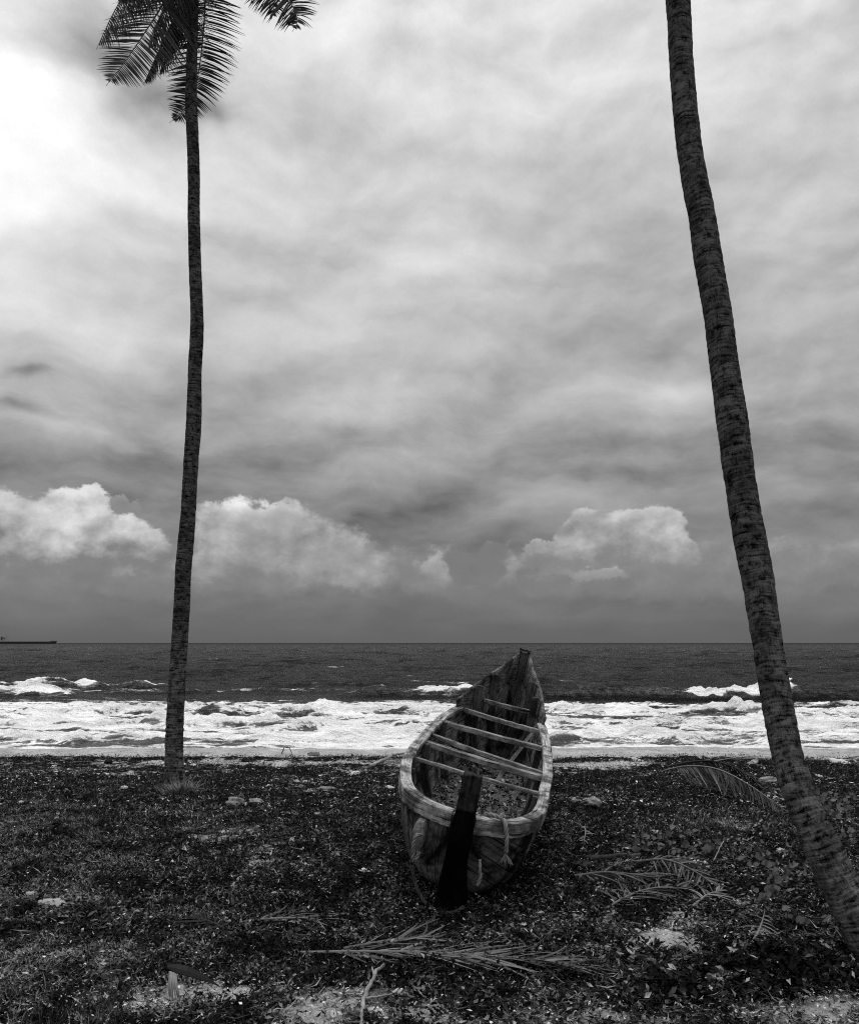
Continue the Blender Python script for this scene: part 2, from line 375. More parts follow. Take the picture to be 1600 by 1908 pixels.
def cover(x, y):
    """0 = bare sand, 1 = covered"""
    x = np.asarray(x, float); y = np.asarray(y, float)
    yy = np.maximum(y, .8); px, py = to_px(x, yy)
    px = px + fbm(x * 1.7, y * 1.7, 3, 5) * 30; py = py + fbm(x * 1.7 + 9, y * 1.7, 3, 8) * 14 * np.clip(6 / yy, .3, 1.5)
    s = np.zeros_like(yy)
    for cx, cy, rx, ry, a in SAND: s = np.maximum(s, a * np.exp(-((px - cx) / rx) ** 2 - ((py - cy) / ry) ** 2))
    s = np.maximum(s, sstep(yy, 4.45, 3.8) * .85)
    edge = 14.15 + .35 * fbm(x * .35, x * 0 + 3, 3, 3)
    s = np.maximum(s, sstep(y, edge - .12, edge + .1) * 1.5)
    n = fbm(x * 3.2, y * 3.2, 4, 21)
    c = 1 - sstep(s * .92 + n * .55 + .42 * fbm(x * 13, y * 13, 3, 22), .12, 1.0)
    return c * (y > 1)
def lawn(x, y):
    px, py = to_px(x, np.maximum(y, .8))
    v = np.exp(-((px - 40) / 330) ** 2 - ((py - 1610) / 130) ** 2) + .8 * np.exp(-((px - 150) / 330) ** 2 - ((py - 1790) / 80) ** 2) + .45 * np.exp(-((px - 1350) / 120) ** 2 - ((py - 1535) / 35) ** 2)
    return np.clip(v + .25 * fbm(x * 1.3, y * 1.3, 3, 40), 0, 1)
def H(x, y):
    x = np.asarray(x, float); y = np.asarray(y, float)
    edge = 15.3 + .25 * fbm(x * .3, x * 0, 3, 3)
    h = .035 * fbm(x * .8, y * .8, 4, 1) + .032 * fbm(x * 4, y * 4, 4, 2)
    t = np.clip((y - edge) / 9.9, 0, 3); fall = -1.36 * (1 - (1 - np.minimum(t, 1)) ** 1.35) - np.maximum(t - 1, 0) * 1.1
    h = h * (1 - sstep(y, 14.5, 17) * .6) + fall
    px, py = to_px(x, np.maximum(y, .8))
    h = h + .09 * np.exp(-((px - 1245) / 52) ** 2 - ((py - 1757) / 20) ** 2)
    d = np.hypot((x - .15) / .55, (y - 6.3) / .5)
    h = h - .03 * np.exp(-d ** 2)
    return h
def Hs(x, y): return float(H(np.array([x]), np.array([y]))[0])
def gp(px, py, dz=0.0):
    d = CH * F / (py - HOR)
    for _ in range(4):
        x = (px - 800) / F * d; z = Hs(x, d); d = (CH - z) * F / (py - HOR)
    x = (px - 800) / F * d
    return Vector((x, d, Hs(x, d) + dz))

def ground_mat():
    m, N, bs = mat('sandy_ground')
    pos = N.new('ShaderNodeNewGeometry').outputs['Position']; cov = N.attr('cover')
    n1 = N.noise(pos, 2.5, 6, .6); n2 = N.noise(pos, 38, 5, .65); n3 = N.noise(pos, 260, 3, .6); wet = N.attr('wet')
    sand = N.lin(N.add(N.mul(n1, .45), N.add(N.mul(n2, .4), N.mul(n3, .35))), .40, .72, .07, .46)
    crumbs = N.voro(pos, 75); sand = N.mul(sand, N.ss(crumbs, .12, .3, .45, 1.05))
    bits = N.ss(N.noise(pos, 26, 4, .65), .56, .64); sand = N.mul(sand, N.mix(bits, 1.0, .35))
    soil = N.lin(N.add(N.mul(n2, .6), N.mul(n3, .4)), .40, .68, .001, .022)
    cov = N.ss(N.add(cov, N.mul(N.sub(N.noise(pos, 9, 7, .75), .5), 2.6)), .25, .85); v = N.mix(cov, sand, soil); v = N.mul(v, N.mix(wet, 1.0, .62))
    setc(N, bs, v); N.l.new(N.bump(N.add(N.mul(n2, 1.0), N.mul(n3, .5)), .8, .012), bs.inputs['Normal'])
    N.put(bs.inputs['Roughness'], N.mix(wet, .95, .6)); N.put(bs.inputs['Specular IOR Level'], N.mul(wet, .15))
    return m
def axis(parts):
    out = []
    for a, b, st in parts: out += list(np.arange(a, b - 1e-6, st))
    return np.array(out + [parts[-1][1]])
gx = axis([(-600, -40, 60), (-40, -10, 1.2), (-10, -4.5, .07), (-4.5, 4.5, .03), (4.5, 10, .07), (10, 40, 1.2), (40, 600, 60)])
gy = axis([(-60, 0, 4), (0, 3.6, .15), (3.6, 8, .028), (8, 16, .05), (16, 34, .25)])
X, Y = np.meshgrid(gx, gy); nx, ny = len(gx), len(gy)
Z = H(X, Y); cv = cover(X, Y) * (np.abs(X) < 30); wet = sstep(Y, 18.5, 23.5)
idx = (np.arange(ny - 1)[:, None] * nx + np.arange(nx - 1)[None, :]).ravel()
me = mesh_fast('ground', np.stack([X.ravel(), Y.ravel(), Z.ravel()], 1), np.stack([idx, idx + 1, idx + nx + 1, idx + nx], 1), ground_mat(),
               {'cover': cv.ravel(), 'wet': wet.ravel()}, smooth=True)
tag(link('ground', me), 'sandy beach ground sloping down to the surf', 'ground', kind='structure')

# ------------------------------------------------------------------ sea
us = np.concatenate([np.linspace(-6, -.95, 60, endpoint=False), np.linspace(-.95, -.58, 110, endpoint=False), np.linspace(-.58, .58, 960, endpoint=False), np.linspace(.58, .95, 110, endpoint=False), np.linspace(.95, 6, 61)])
ys = [22.0]
while ys[-1] < 30000:
    y_ = ys[-1]; ys.append(y_ + max(.07, .0018 * y_ * (y_ / 30) ** .55 if y_ < 500 else y_ * .03))
ys = np.array(ys)
U, YY = np.meshgrid(us, ys); XX = U * YY; PX = U * F + 800
fade = np.clip(1 - (YY - 300) / 900, 0, 1)
ruf = .10 * fbm(XX * .22, YY * .6, 4, 60) + .05 * fbm(XX * .9, YY * 2.2, 3, 61)
chop = fbm(XX * .06, YY * .11, 5, 64, .6) * 1.5 * sstep(YY, 48, 75)
swell = chop + .12 * np.sin(YY * .36 + 2.2 * fbm(XX * .03, YY * .03, 2, 62) * 3) * sstep(YY, 50, 75)
zs = (ruf * (.45 + .9 * sstep(YY, 45, 70)) + swell) * np.clip(fade + .25, 0, 1)
# breakers: (distance, height, from px, to px, soft px, wobble seed)
def wave(dist, h, p0, p1, sp, seed, back=3.2, front=.8, wob=1.2):
    c = dist + wob * fbm(PX / 260, PX * 0 + seed, 3, seed)
    q = YY - c
    prof = np.where(q > 0, np.exp(-(q / back) ** 2), np.exp(-(q / front) ** 2))
    win = sstep(PX, p0 - sp, p0 + sp) * (1 - sstep(PX, p1 - sp, p1 + sp))
    hh = h * (.85 + .6 * fbm(XX / 2.6, PX * 0, 4, seed + 5) + .25 * fbm(XX / .7, YY / .8, 3, seed + 6))
    return hh * prof * win, prof * win, q
foam = np.zeros_like(YY)
def put(zadd, f): 
    global zs, foam
    zs = zs + zadd; foam = np.maximum(foam, f)
# broad foam field between the outer break and the beach
front_edge = 47.6 - 6.4 * sstep(PX, 860, 1040) + 2.4 * fbm(PX / 240, PX * 0 + 2, 4, 71) + 1.2 * fbm(XX * .5, YY * .5, 3, 72)
field = (1 - sstep(YY, front_edge - 7.5, front_edge + .6) * .75) * (YY < front_edge + .6) * .70 + .34 * fbm(XX * .13, YY * .7, 4, 57)
grey = np.exp(-((PX - 130) / 260) ** 2 - ((YY - 27.2) / 1.5) ** 2) * .42 + np.exp(-((PX - 620) / 330) ** 2 - ((YY - 38) / 1.4) ** 2) * .22 + np.exp(-((PX - 1130) / 200) ** 2 - ((YY - 36.5) / 2.6) ** 2) * .22 + np.exp(-((PX - 330) / 150) ** 2 - ((YY - 29) / 1.) ** 2) * .2
foam = np.maximum(field - grey, 0)
z_, p_, q_ = wave(46.5, .95, 960, 2600, 110, 80, 3.6, .8, .9); put(z_, 0 * z_)
cap = sstep(PX, 1244, 1300) * (1 - sstep(PX, 1462, 1500)); put(.22 * p_ * cap * (.5 + fbm(XX * 2, YY * 1.5, 4, 33)), p_ * cap * (1.25 + .5 * fbm(XX * 1.2, YY * 1.5, 4, 34)) * sstep(q_ + .5 * fbm(XX * .9, YY, 3, 35), -.95, -.5))
foam = foam * (1 - np.clip(p_ * 2.0, 0, 1) * (1 - cap)) + p_ * (1 - cap) * .28 * (fbm(XX * .8, YY * 1.2, 4, 39) > .25)
z_, p_, q_ = wave(48.5, .80, 640, 905, 45, 84, 2.4, .9); put(z_, p_ * .62 * sstep(PX, 735, 800) + p_ * .28)
z_, p_, q_ = wave(50.5, .95, -600, 120, 60, 88, 3.0, 1.3); put(z_, p_ * 1.25)
z_, p_, q_ = wave(60.0, .75, -500, 330, 60, 91, 3.4, 1.0, 3.0)
put(z_, p_ * (1.2 * np.exp(-((PX - 62) / 32) ** 2) + 1.2 * np.exp(-((PX - 158) / 18) ** 2) + .35))
z_, p_, q_ = wave(62.0, .35, 330, 1100, 60, 93, 3.4, 1.4, 2.0); put(z_, p_ * .2)
z_, p_, q_ = wave(52.5, .35, -300, 640, 80, 95, 2.2, 1.0, 3.0); put(z_, p_ * .45)
for dist, h, sd_, a in ((41.0, .26, 101, .9), (36.8, .50, 103, 1.15), (31.8, .44, 105, 1.15), (27.4, .30, 107, 1.2)):
    z_, p_, q_ = wave(dist, h, -3000, 4600, 60, sd_, 1.7, .45, 1.6); lump = .5 + .5 * fbm(XX * 1.1, YY * 1.5, 4, sd_)
    put(z_ * lump * 1.6, p_ * a * (.55 + .6 * lump))
churn = fbm(XX * .9, YY * 1.5, 4, 55); zs = zs + .20 * churn * np.clip(foam, 0, 1) + .05 * fbm(XX * 6, YY * 7, 3, 56) * np.clip(foam, 0, 1)
# thin sheet of foam running up the sand
zs = zs * sstep(YY, 23.0, 27.0); foam = np.maximum(foam, .72 * (1 - sstep(YY, 25.2, 26.6)))
wc = fbm(XX * .05, YY * .16, 4, 66); foam = np.maximum(foam, sstep(wc, .62, .80) * .55 * sstep(YY, 60, 80) * (1 - sstep(YY, 200, 600)))
def sea_mat():
    m, N, bs = mat('sea_water')
    pos = N.new('ShaderNodeNewGeometry').outputs['Position']; f = N.attr('foam')
    sx = N.new('ShaderNodeSeparateXYZ'); N.l.new(pos, sx.inputs[0])
    ps = N.vop('MULTIPLY', pos, (.45, 1.2, .8))
    a = N.noise(ps, 1.0, 8, .66, dist=.9); b = N.noise(N.vop('MULTIPLY', pos, (1.6, 2.4, 1)), 3.2, 7, .70, dist=.5)
    web = N.new('ShaderNodeTexVoronoi', feature='DISTANCE_TO_EDGE'); N.l.new(N.vop('ADD', N.vop('MULTIPLY', pos, (.6, 1.1, .5)), N.xyz(N.mul(a, 2.2), N.mul(b, 1.2), 0.0)), web.inputs['Vector']); web.inputs['Scale'].default_value = 1.0
    lace = N.ss(web.outputs[0], .0, .16, 1.0, .0)
    big_ = N.noise(N.vop('MULTIPLY', pos, (.16, .8, 1)), 1.0, 7, .68)
    th = N.add(N.add(N.mul(f, 1.05), N.mul(N.sub(big_, .5), 2.3)), N.add(N.mul(N.sub(a, .5), 1.25), N.add(N.mul(N.sub(b, .5), .7), N.mul(lace, N.mul(.30, N.ss(f, .08, .35))))))
    fm = N.ss(th, .42, .74); fm = N.mul(fm, N.ss(f, .02, .12))
    tone = N.lin(N.add(N.mul(a, .6), N.add(N.mul(b, .12), N.mul(big_, .55))), .50, .72, .60, .98)
    shallow = N.lin(sx.outputs[1], 24.0, 42.0, .13, .008)
    # wave facets at three scales
    pw = N.vop('MULTIPLY', pos, (.5, 1.0, 1.0)); w1 = N.noise(pw, .8, 6, .62); w2 = N.noise(pw, 3.2, 5, .62)
    pf = N.vop('MULTIPLY', pos, (.06, .14, 1.0)); w3 = N.noise(pf, 1.0, 8, .72)
    h = N.add(N.mul(w1, 1.0), N.add(N.mul(w2, .25), N.mul(w3, 6.0)))
    bn = N.bump(N.mix(fm, h, N.add(N.mul(a, 1.1), N.mul(b, .22))), 1.0, .5)
    setc(N, bs, N.mix(fm, shallow, tone)); bs.inputs['Roughness'].default_value = .9; bs.inputs['Specular IOR Level'].default_value = .0
    N.l.new(bn, bs.inputs['Normal'])
    gl_ = N.new('ShaderNodeBsdfGlossy'); gl_.inputs['Roughness'].default_value = .2; gl_.inputs['Color'].default_value = (.9, .9, .9, 1); N.l.new(bn, gl_.inputs['Normal'])
    fr = N.new('ShaderNodeFresnel'); fr.inputs['IOR'].default_value = 1.33; N.l.new(bn, fr.inputs['Normal'])
    gust = N.noise(N.vop('MULTIPLY', pos, (.10, .075, 1.0)), 1.0, 9, .85); fac = N.mul(N.m('MINIMUM', fr.outputs[0], N.lin(gust, .40, .60, .03, .85)), N.mul(N.mix(fm, 1.0, .0), N.mul(N.lin(sx.outputs[1], 60.0, 900.0, 1.0, .55), N.lin(sx.outputs[1], 900.0, 4000.0, 1.0, .35))))
    ms = N.new('ShaderNodeMixShader'); N.l.new(fac, ms.inputs[0]); N.l.new(bs.outputs[0], ms.inputs[1]); N.l.new(gl_.outputs[0], ms.inputs[2])
    out = [n for n in N.n if n.type == 'OUTPUT_MATERIAL'][0]; N.l.new(ms.outputs[0], out.inputs['Surface'])
    return m
nx, ny = len(us), len(ys); idx = (np.arange(ny - 1)[:, None] * nx + np.arange(nx - 1)[None, :]).ravel()
me = mesh_fast('sea', np.stack([XX.ravel(), YY.ravel(), (SEA + zs).ravel()], 1), np.stack([idx, idx + 1, idx + nx + 1, idx + nx], 1), sea_mat(), {'foam': np.clip(foam, 0, 1.4).ravel()}, smooth=True)
tag(link('sea', me), 'dark rough sea breaking into white surf', 'sea', kind='structure')

# ------------------------------------------------------------------ cargo ship on the horizon
def ship():
    D = 3500.0; x1 = (105 - 800) / F * D; x0 = x1 - 300
    root = empty('cargo_ship', ((x0 + x1) / 2, D, SEA), 'long dark cargo ship far out on the horizon at the left edge', 'ship')
    b = MB(); P = []; L = 300
    for i in range(25):
        f = i / 24; x = -150 + 300 * f; w = 22 * min(1, (1 - f) * 7 + .05) ** .6 * min(1, f * 12 + .4)
        top = 9.6 + (2.6 if f > .94 else 0) + (1.0 if f < .12 else 0); xo = 4 if f > .98 else 0
        P.append([Vector((x - xo * 2, -w * .7, -6)), Vector((x, -w, 5)), Vector((x + xo, -w, top)), Vector((x + xo, w, top)), Vector((x, w, 5)), Vector((x - xo * 2, w * .7, -6))])
    b.grid(P, None, .02, wrap=True); n = 6; b.f.append(tuple(range(6))); b.f.append(tuple(24 * 6 + 5 - k for k in range(6))); b.build('hull', M['steel'], root)
    def box(name, c, s, t):
        q = MB(); P = []
        for sx in (-1, 1): P.append([Vector((c[0] + sx * s[0] / 2, c[1] + a * s[1] / 2, c[2] + e * s[2] / 2)) for a, e in ((-1, -1), (1, -1), (1, 1), (-1, 1))])
        q.grid(P, None, t, wrap=True); q.f += [(0, 1, 2, 3), (7, 6, 5, 4)]; return q.build(name, M['steel'], root, smooth=False)
    box('superstructure', (-68, 0, 17), (13, 30, 16), .9); box('bridge', (-67, 0, 27), (8, 36, 4.5), .75); box('funnel', (-85, 0, 22), (7, 8, 16), .10)
    q = MB(); q.tube([(-67, 0, 28), (-67, 0, 40)], .6, 6, .1); q.build('mast', M['steel'], root)
    q = MB(); q.tube([(136, 0, 11), (136, 0, 19)], .6, 6, .02); q.build('foremast', M['steel'], root)
ship()

# ------------------------------------------------------------------ palms
def trunk(pts, name, root, base, seed, notches=(), nring=60, rough=.05, foot=None):
    """pts: (centre Vector, radius). A smooth trunk with real ring scars."""
    rng = random.Random(seed); C = [Vector(p) for p, r in pts]; Rr = [r for p, r in pts]
    cum = [0]
    for i in range(1, len(C)): cum.append(cum[-1] + (C[i] - C[i - 1]).length)
    L = cum[-1]; step = .022; n = int(L / step); P = []; G = []; na = 40
    ts = np.linspace(0, L, n); cx = [np.interp(ts, cum, [c[k] for c in C]) for k in range(3)]; rr = np.interp(ts, cum, Rr)
    k = np.hanning(25); k /= k.sum()
    cx = [np.convolve(np.pad(c, 12, mode='edge'), k, 'valid') for c in cx]
    ring = fbm(ts / .09, ts * 0, 3, seed) * .5 + fbm(ts / .035, ts * 0, 2, seed + 3) * .5
    # leaf scars: uneven saw-tooth rings
    pos = 0; saw = np.zeros(n); 
    while pos < L:
        w = rng.uniform(.04, .09); m_ = (ts >= pos) & (ts < pos + w); saw[m_] = 1 - (ts[m_] - pos) / w; pos += w
    ang = np.arange(na) / na * 2 * np.pi
    A, T = np.meshgrid(ang, ts)
    bark = fbm(np.cos(A) * 2.2 + 5, T * 4 + np.sin(A) * 3, 4, seed + 9)
    fl = fbm(np.cos(A) * 5 + 3, T * 12 + np.sin(A) * 5, 3, seed + 19)
    rad = rr[:, None] * (1 + rough * (.35 * saw[:, None] + .5 * ring[:, None] + .8 * bark + .5 * fl))
    for d0, w, dep in notches: rad *= 1 - dep * np.exp(-((T + .012 * np.sin(A * 2) - d0) / w) ** 2)
    lowb = np.clip(1 - T / 2.2, 0, 1); rad *= 1 + lowb * .13 * fbm(np.cos(A) * 2.5, T * 6 + np.sin(A) * 2.5, 4, seed + 29)
    for i in range(n):
        c = Vector((cx[0][i], cx[1][i], cx[2][i])); j = min(i + 1, n - 1); j0 = max(i - 1, 0)
        tg = Vector((cx[0][j] - cx[0][j0], cx[1][j] - cx[1][j0], cx[2][j] - cx[2][j0])).normalized()
        e1 = (Vector((1, 0, 0)) - tg * tg.x).normalized(); e2 = tg.cross(e1)
        P.append([c + (e1 * math.cos(a) + e2 * math.sin(a)) * float(rad[i, q]) for q, a in enumerate(ang)])
        G.append([(ts[i], abs(q / na - .5) * 2 * .72) for q in range(na)])
    b = MB(); b.grid(P, G, .5, wrap=True); b.f.append(tuple((n - 1) * na + q for q in range(na)))
    b.v = [(x - base.x, y - base.y, z - base.z) for x, y, z in b.v]
    return b.build(name, M['bark'], root)

def frond(b, pts, n, Lf, left, right, rng, grav=.55, along=.45, w=.017, r0=.018, t=(.2, .9), start=.12, jit=.12, keep=1.0, seg=5, wild=0.0):
    """one palm leaf: midrib along pts with n leaflets a side. left/right: outward directions (Vector) or None."""
    pts = [Vector(p) for p in pts]
    for _ in range(2):
        q = [pts[0]]
        for i in range(len(pts) - 1): q += [pts[i] * .75 + pts[i + 1] * .25, pts[i] * .25 + pts[i + 1] * .75]
        pts = q + [pts[-1]]
    cum = [0]
    for i in range(1, len(pts)): cum.append(cum[-1] + (pts[i] - pts[i - 1]).length)
    L = cum[-1]
    def at(f):
        d = f * L
        for i in range(1, len(cum)):
            if cum[i] >= d - 1e-9:
                k = (d - cum[i - 1]) / max(1e-9, cum[i] - cum[i - 1]); return pts[i - 1].lerp(pts[i], k), (pts[i] - pts[i - 1]).normalized()
        return pts[-1], (pts[-1] - pts[-2]).normalized()
    tr = [r0 * (1 - .85 * c / L) for c in cum]; b.tube(pts, tr, 6, t[1] * .8)
    for i in range(n):
        f = start + (1 - start) * (i + .5) / n; p, tg = at(f)
        for side, out in ((-1, left), (1, right)):
            if out is None or rng.random() > keep: continue
            o = out(tg) if callable(out) else out
            o = (o - tg * o.dot(tg)).normalized() if o.length > 0 else o
            ln = Lf * (math.sin(math.pi * min(1, .22 + .80 * f)) ** .55 if f > .35 else .75 + .25 * f / .35) * rng.uniform(.85, 1.08)
            if f > .93: ln *= .8
            al = along * (1 + 1.6 * max(0, f - .75) * 2)
            d = (o * 1.0 + tg * al + Vector((rng.uniform(-jit, jit), rng.uniform(-jit, jit), rng.uniform(-jit, jit)))).normalized()
            wv0 = d.cross(d.cross(tg)).normalized()
            tilt = rng.uniform(-.7, .7); nv = d.cross(wv0).normalized(); wv = (wv0 * math.cos(tilt) + nv * math.sin(tilt)).normalized()
            q = p.copy(); tone = rng.uniform(*t); prev = None; g = grav * rng.uniform(.6, 1.4); bend = Vector((rng.gauss(0, 1), rng.gauss(0, 1), rng.gauss(0, .3))) * wild
            if wild and rng.random() < .3: ln *= rng.uniform(.35, .8)
            for s_ in range(seg + 1):
                k = s_ / seg; ww = w * (.55 + 1.0 * k if k < .35 else (1 - (k - .35) / .65) ** .8 * .9) + .0012
                a_ = b.vert(q - wv * ww, (0, 0), tone); c_ = b.vert(q + wv * ww, (0, 0), tone)
                if prev: b.f.append((prev[0], prev[1], c_, a_))
                prev = (a_, c_); q = q + d * (ln / seg); d = (d + (Vector((0, 0, -1)) * g + bend) / seg).normalized()
rngL = random.Random(4)

# left palm
LP = [(1490, 326, .155, 11.25), (1468, 326, .155, 11.25), (1450, 326, .146, 11.25), (1430, 325, .130, 11.25), (1400, 325, .124, 11.28), (1350, 325, .121, 11.3), (1300, 328.5, .115, 11.3), (1250, 331.5, .113, 11.35), (1200, 335, .112, 11.4),
      (1150, 338, .110, 11.4), (1100, 340.5, .107, 11.4), (1060, 342, .108, 11.4), (1000, 347.3, .110, 11.45), (950, 351.5, .105, 11.5), (900, 354.3, .099, 11.5), (850, 356.8, .103, 11.5), (820, 359.5, .106, 11.5), (780, 362, .103, 11.5),
      (740, 362.3, .100, 11.5), (680, 363.7, .092, 11.5), (640, 366.5, .093, 11.5), (600, 367.8, .090, 11.5), (560, 366.2, .087, 11.5), (500, 363.8, .086, 11.5), (400, 361.5, .083, 11.5), (300, 361.3, .082, 11.5), (238, 358.4, .084, 11.5),
      (200, 356, .082, 11.5), (160, 357, .078, 11.5), (100, 358, .074, 11.5), (60, 359.5, .070, 11.5), (0, 361.5, .067, 11.5), (-80, 364, .068, 11.5), (-150, 366, .085, 11.5), (-185, 366, .05, 11.5)]
b0 = pix(326, 1470, 11.25); b0.z = Hs(b0.x, b0.y)
pl = empty('palm_tree', b0, 'tall slender upright palm on the left with fronds hanging at the top', 'palm tree')
trunk([(pix(px, py, d), r) for py, px, r, d in LP], 'trunk', pl, b0, 7, notches=[(.72 * 1, .012, .10), (1.02, .010, .09), (.93, .008, .07), (1.45, .012, .05), (.50, .01, .06)], rough=.075)
up = Vector((0, 0, 1)); CR = pix(366, -150, 11.5)
def build_frond(root, base, mat_, *a, **k):
    b = MB(); frond(b, *a, **k); b.v = [(x - base.x, y - base.y, z - base.z) for x, y, z in b.v]
    return b.build('frond', mat_, root, fix=False)
def P3(l): return [CR] + [pix(*p) for p in l]
hang = dict(rng=rngL, t=(.0, .9))
build_frond(pl, b0, M['frond'], P3([(336, -80, 11.5), (310, 0, 11.2), (272, 58, 10.8), (236, 112, 10.7), (198, 160, 10.6)]), 120, .78, Vector((-1, .1, .12)), Vector((.25, 0, -1)), grav=.22, along=.22, jit=.06, w=.0125, **hang)
build_frond(pl, b0, M['frond'], P3([(380, -60, 11.9), (383, 0, 12), (380, 55, 12), (374, 110, 12), (367, 158, 12), (347, 203, 12), (316, 229, 12)]), 118, .62, Vector((-1, 0, -.02)), Vector((.85, 0, -.5)), grav=.35, along=.15, jit=.07, w=.013, **hang)
build_frond(pl, b0, M['frond'], P3([(300, -95, 11), (240, -25, 10.7), (208, 30, 10.6), (180, 92, 10.6)]), 70, .58, Vector((-.25, .2, -1)), Vector((.25, 0, -1)), grav=.6, along=.5, jit=.06, w=.0125, **hang)
build_frond(pl, b0, M['frond'], P3([(352, -60, 11.9), (330, 22, 11.8), (303, 78, 11.7), (268, 158, 11.6)]), 80, .50, Vector((-.4, .3, -1)), Vector((.3, .2, -1)), grav=.8, along=1.5, jit=.12, w=.013, **hang)
build_frond(pl, b0, M['frond'], P3([(348, -50, 11.9), (336, 30, 11.8), (318, 82, 11.8), (296, 142, 11.7)]), 60, .42, Vector((-.5, .3, -1)), Vector((.3, .2, -1)), grav=.8, along=1.3, jit=.15, w=.013, **hang)
build_frond(pl, b0, M['frond'], P3([(430, -190, 11.3), (505, -110, 11.2), (528, -20, 11.1), (548, 16, 11.1), (556, 40, 11.1), (544, 60, 11.1)]), 140, .74, Vector((-1, .2, .10)), Vector((1, .1, .30)), grav=.55, along=.15, jit=.22, w=.013, **hang)
build_frond(pl, b0, M['frond'], P3([(280, -210, 11), (215, -150, 10.9), (184, -60, 10.8), (176, -12, 10.8)]), 60, .48, Vector((-.3, .2, -1)), Vector((.2, 0, -1)), grav=.8, along=.5, jit=.1, w=.0125, **hang)
build_frond(pl, b0, M['frond'], P3([(330, -160, 11.2), (290, -120, 11.1), (262, -60, 11.1), (250, -20, 11.1)]), 60, .55, Vector((-.2, .2, -1)), Vector((.2, 0, -1)), grav=.6, along=.2, jit=.05, w=.0125, **hang)
build_frond(pl, b0, M['frond'], P3([(392, -110, 11.7), (420, -75, 11.8), (432, -25, 11.8)]), 34, .34, Vector((-.2, .2, -1)), Vector((.8, 0, -.6)), grav=.5, along=.7, jit=.2, w=.0125, **hang)
def crown_fronds(root, base, c, n, rng, L0=4.2, dmin=-.1, az0=0, skip=None):
    for i in range(n):
        a = az0 + i * 2.399; e = rng.uniform(.15, 1.15) * (1 - i / n * .5); L = L0 * rng.uniform(.8, 1.05)
        p = c.copy(); d = Vector((math.cos(a) * math.cos(e), math.sin(a) * math.cos(e), math.sin(e))); pts = [p.copy()]
        if skip and skip(a): continue
        for s_ in range(7):
            p = p + d * L / 7; d = (d + Vector((0, 0, -.19))).normalized(); pts.append(p.copy())
        if any(-60 < (q.x / q.y * F + 800) < 1660 and HOR - (q.z - .75 - CH) / q.y * F > -12 for q in pts if q.y > .5): continue
        sd_ = Vector((-math.sin(a), math.cos(a), .1))
        build_frond(root, base, M['frond'], pts, 54, .62, sd_, Vector((-sd_.x, -sd_.y, .1)), rng, grav=.9, along=.5, seg=4, t=(.1, .8), w=.02)
build_frond(pl, b0, M['frond'], P3([(325, -95, 11.0), (268, -62, 10.9), (222, -40, 10.8), (192, -8, 10.8)]), 90, .80, Vector((-.1, .2, -1)), Vector((.1, 0, -1)), grav=.5, along=.15, jit=.05, w=.011, **hang)
build_frond(pl, b0, M['frond'], P3([(345, -80, 11.9), (320, -10, 11.8), (296, 34, 11.8), (280, 92, 11.7)]), 80, .55, Vector((-.6, .3, -.8)), Vector((.3, .2, -1)), grav=.7, along=1.0, jit=.12, w=.011, **hang)
build_frond(pl, b0, M['frond'], P3([(440, -170, 11.4), (480, -90, 11.3), (502, -30, 11.3), (512, 14, 11.3), (506, 36, 11.3)]), 90, .60, Vector((-1, .2, -.2)), Vector((.8, .1, -.5)), grav=.5, along=.4, jit=.2, w=.012, **hang)
crown_fronds(pl, b0, CR, 26, random.Random(3), 3.2)

# right palm
RP = [(1860, 1672, .150, 4.90), (1800, 1642, .142, 4.95), (1750, 1617, .128, 4.98), (1700, 1589, .118, 5.02), (1650, 1563, .115, 5.07), (1600, 1539, .114, 5.12), (1550, 1517, .110, 5.17), (1520, 1504, .104, 5.2), (1500, 1495, .101, 5.22), (1450, 1477.5, .100, 5.3),
      (1400, 1464, .098, 5.4), (1350, 1454, .100, 5.45), (1300, 1444.5, .099, 5.52), (1250, 1436.5, .0985, 5.58), (1200, 1429.5, .0985, 5.62), (1150, 1421.5, .100, 5.66), (1100, 1414.3, .104, 5.7), (1050, 1405, .107, 5.76), (1000, 1394.6, .108, 5.8),
      (950, 1386.5, .106, 5.83), (900, 1379.5, .1035, 5.87), (850, 1372, .1075, 5.9), (800, 1365, .108, 5.95), (750, 1358, .1065, 6.0), (700, 1352, .103, 6.04), (650, 1344.5, .103, 6.1), (600, 1339, .103, 6.14), (550, 1331, .1035, 6.2),
      (500, 1321, .1015, 6.24), (450, 1314, .102, 6.28), (400, 1307, .099, 6.32), (350, 1295.7, .097, 6.38), (300, 1286.5, .095, 6.4), (250, 1280, .096, 6.44), (200, 1275, .094, 6.48), (130, 1269.5, .093, 6.55), (70, 1266.5, .0925, 6.58),
      (0, 1262, .0925, 6.64), (-100, 1256, .090, 6.75), (-300, 1250, .085, 6.9), (-600, 1246, .08, 7.1), (-900, 1250, .075, 7.3), (-960, 1251, .085, 7.35), (-990, 1251, .05, 7.35)]
b1 = pix(1642, 1800, 4.95); b1.z = Hs(b1.x, b1.y)
pr = empty('palm_tree', b1, 'leaning palm on the right with a thick rough trunk and no fronds in view', 'palm tree')
trunk([(pix(px, py, d), r) for py, px, r, d in RP], 'trunk', pr, b1, 31, notches=[(1.28, .014, .11), (1.52, .012, .08), (1.75, .01, .06), (1.10, .02, .10), (2.3, .01, .06), (.85, .012, .07), (1.95, .008, .05), (2.75, .01, .05), (3.3, .01, .04)], rough=.075)
crown_fronds(pr, b1, pix(1251, -985, 7.35), 18, random.Random(11), 3.6)

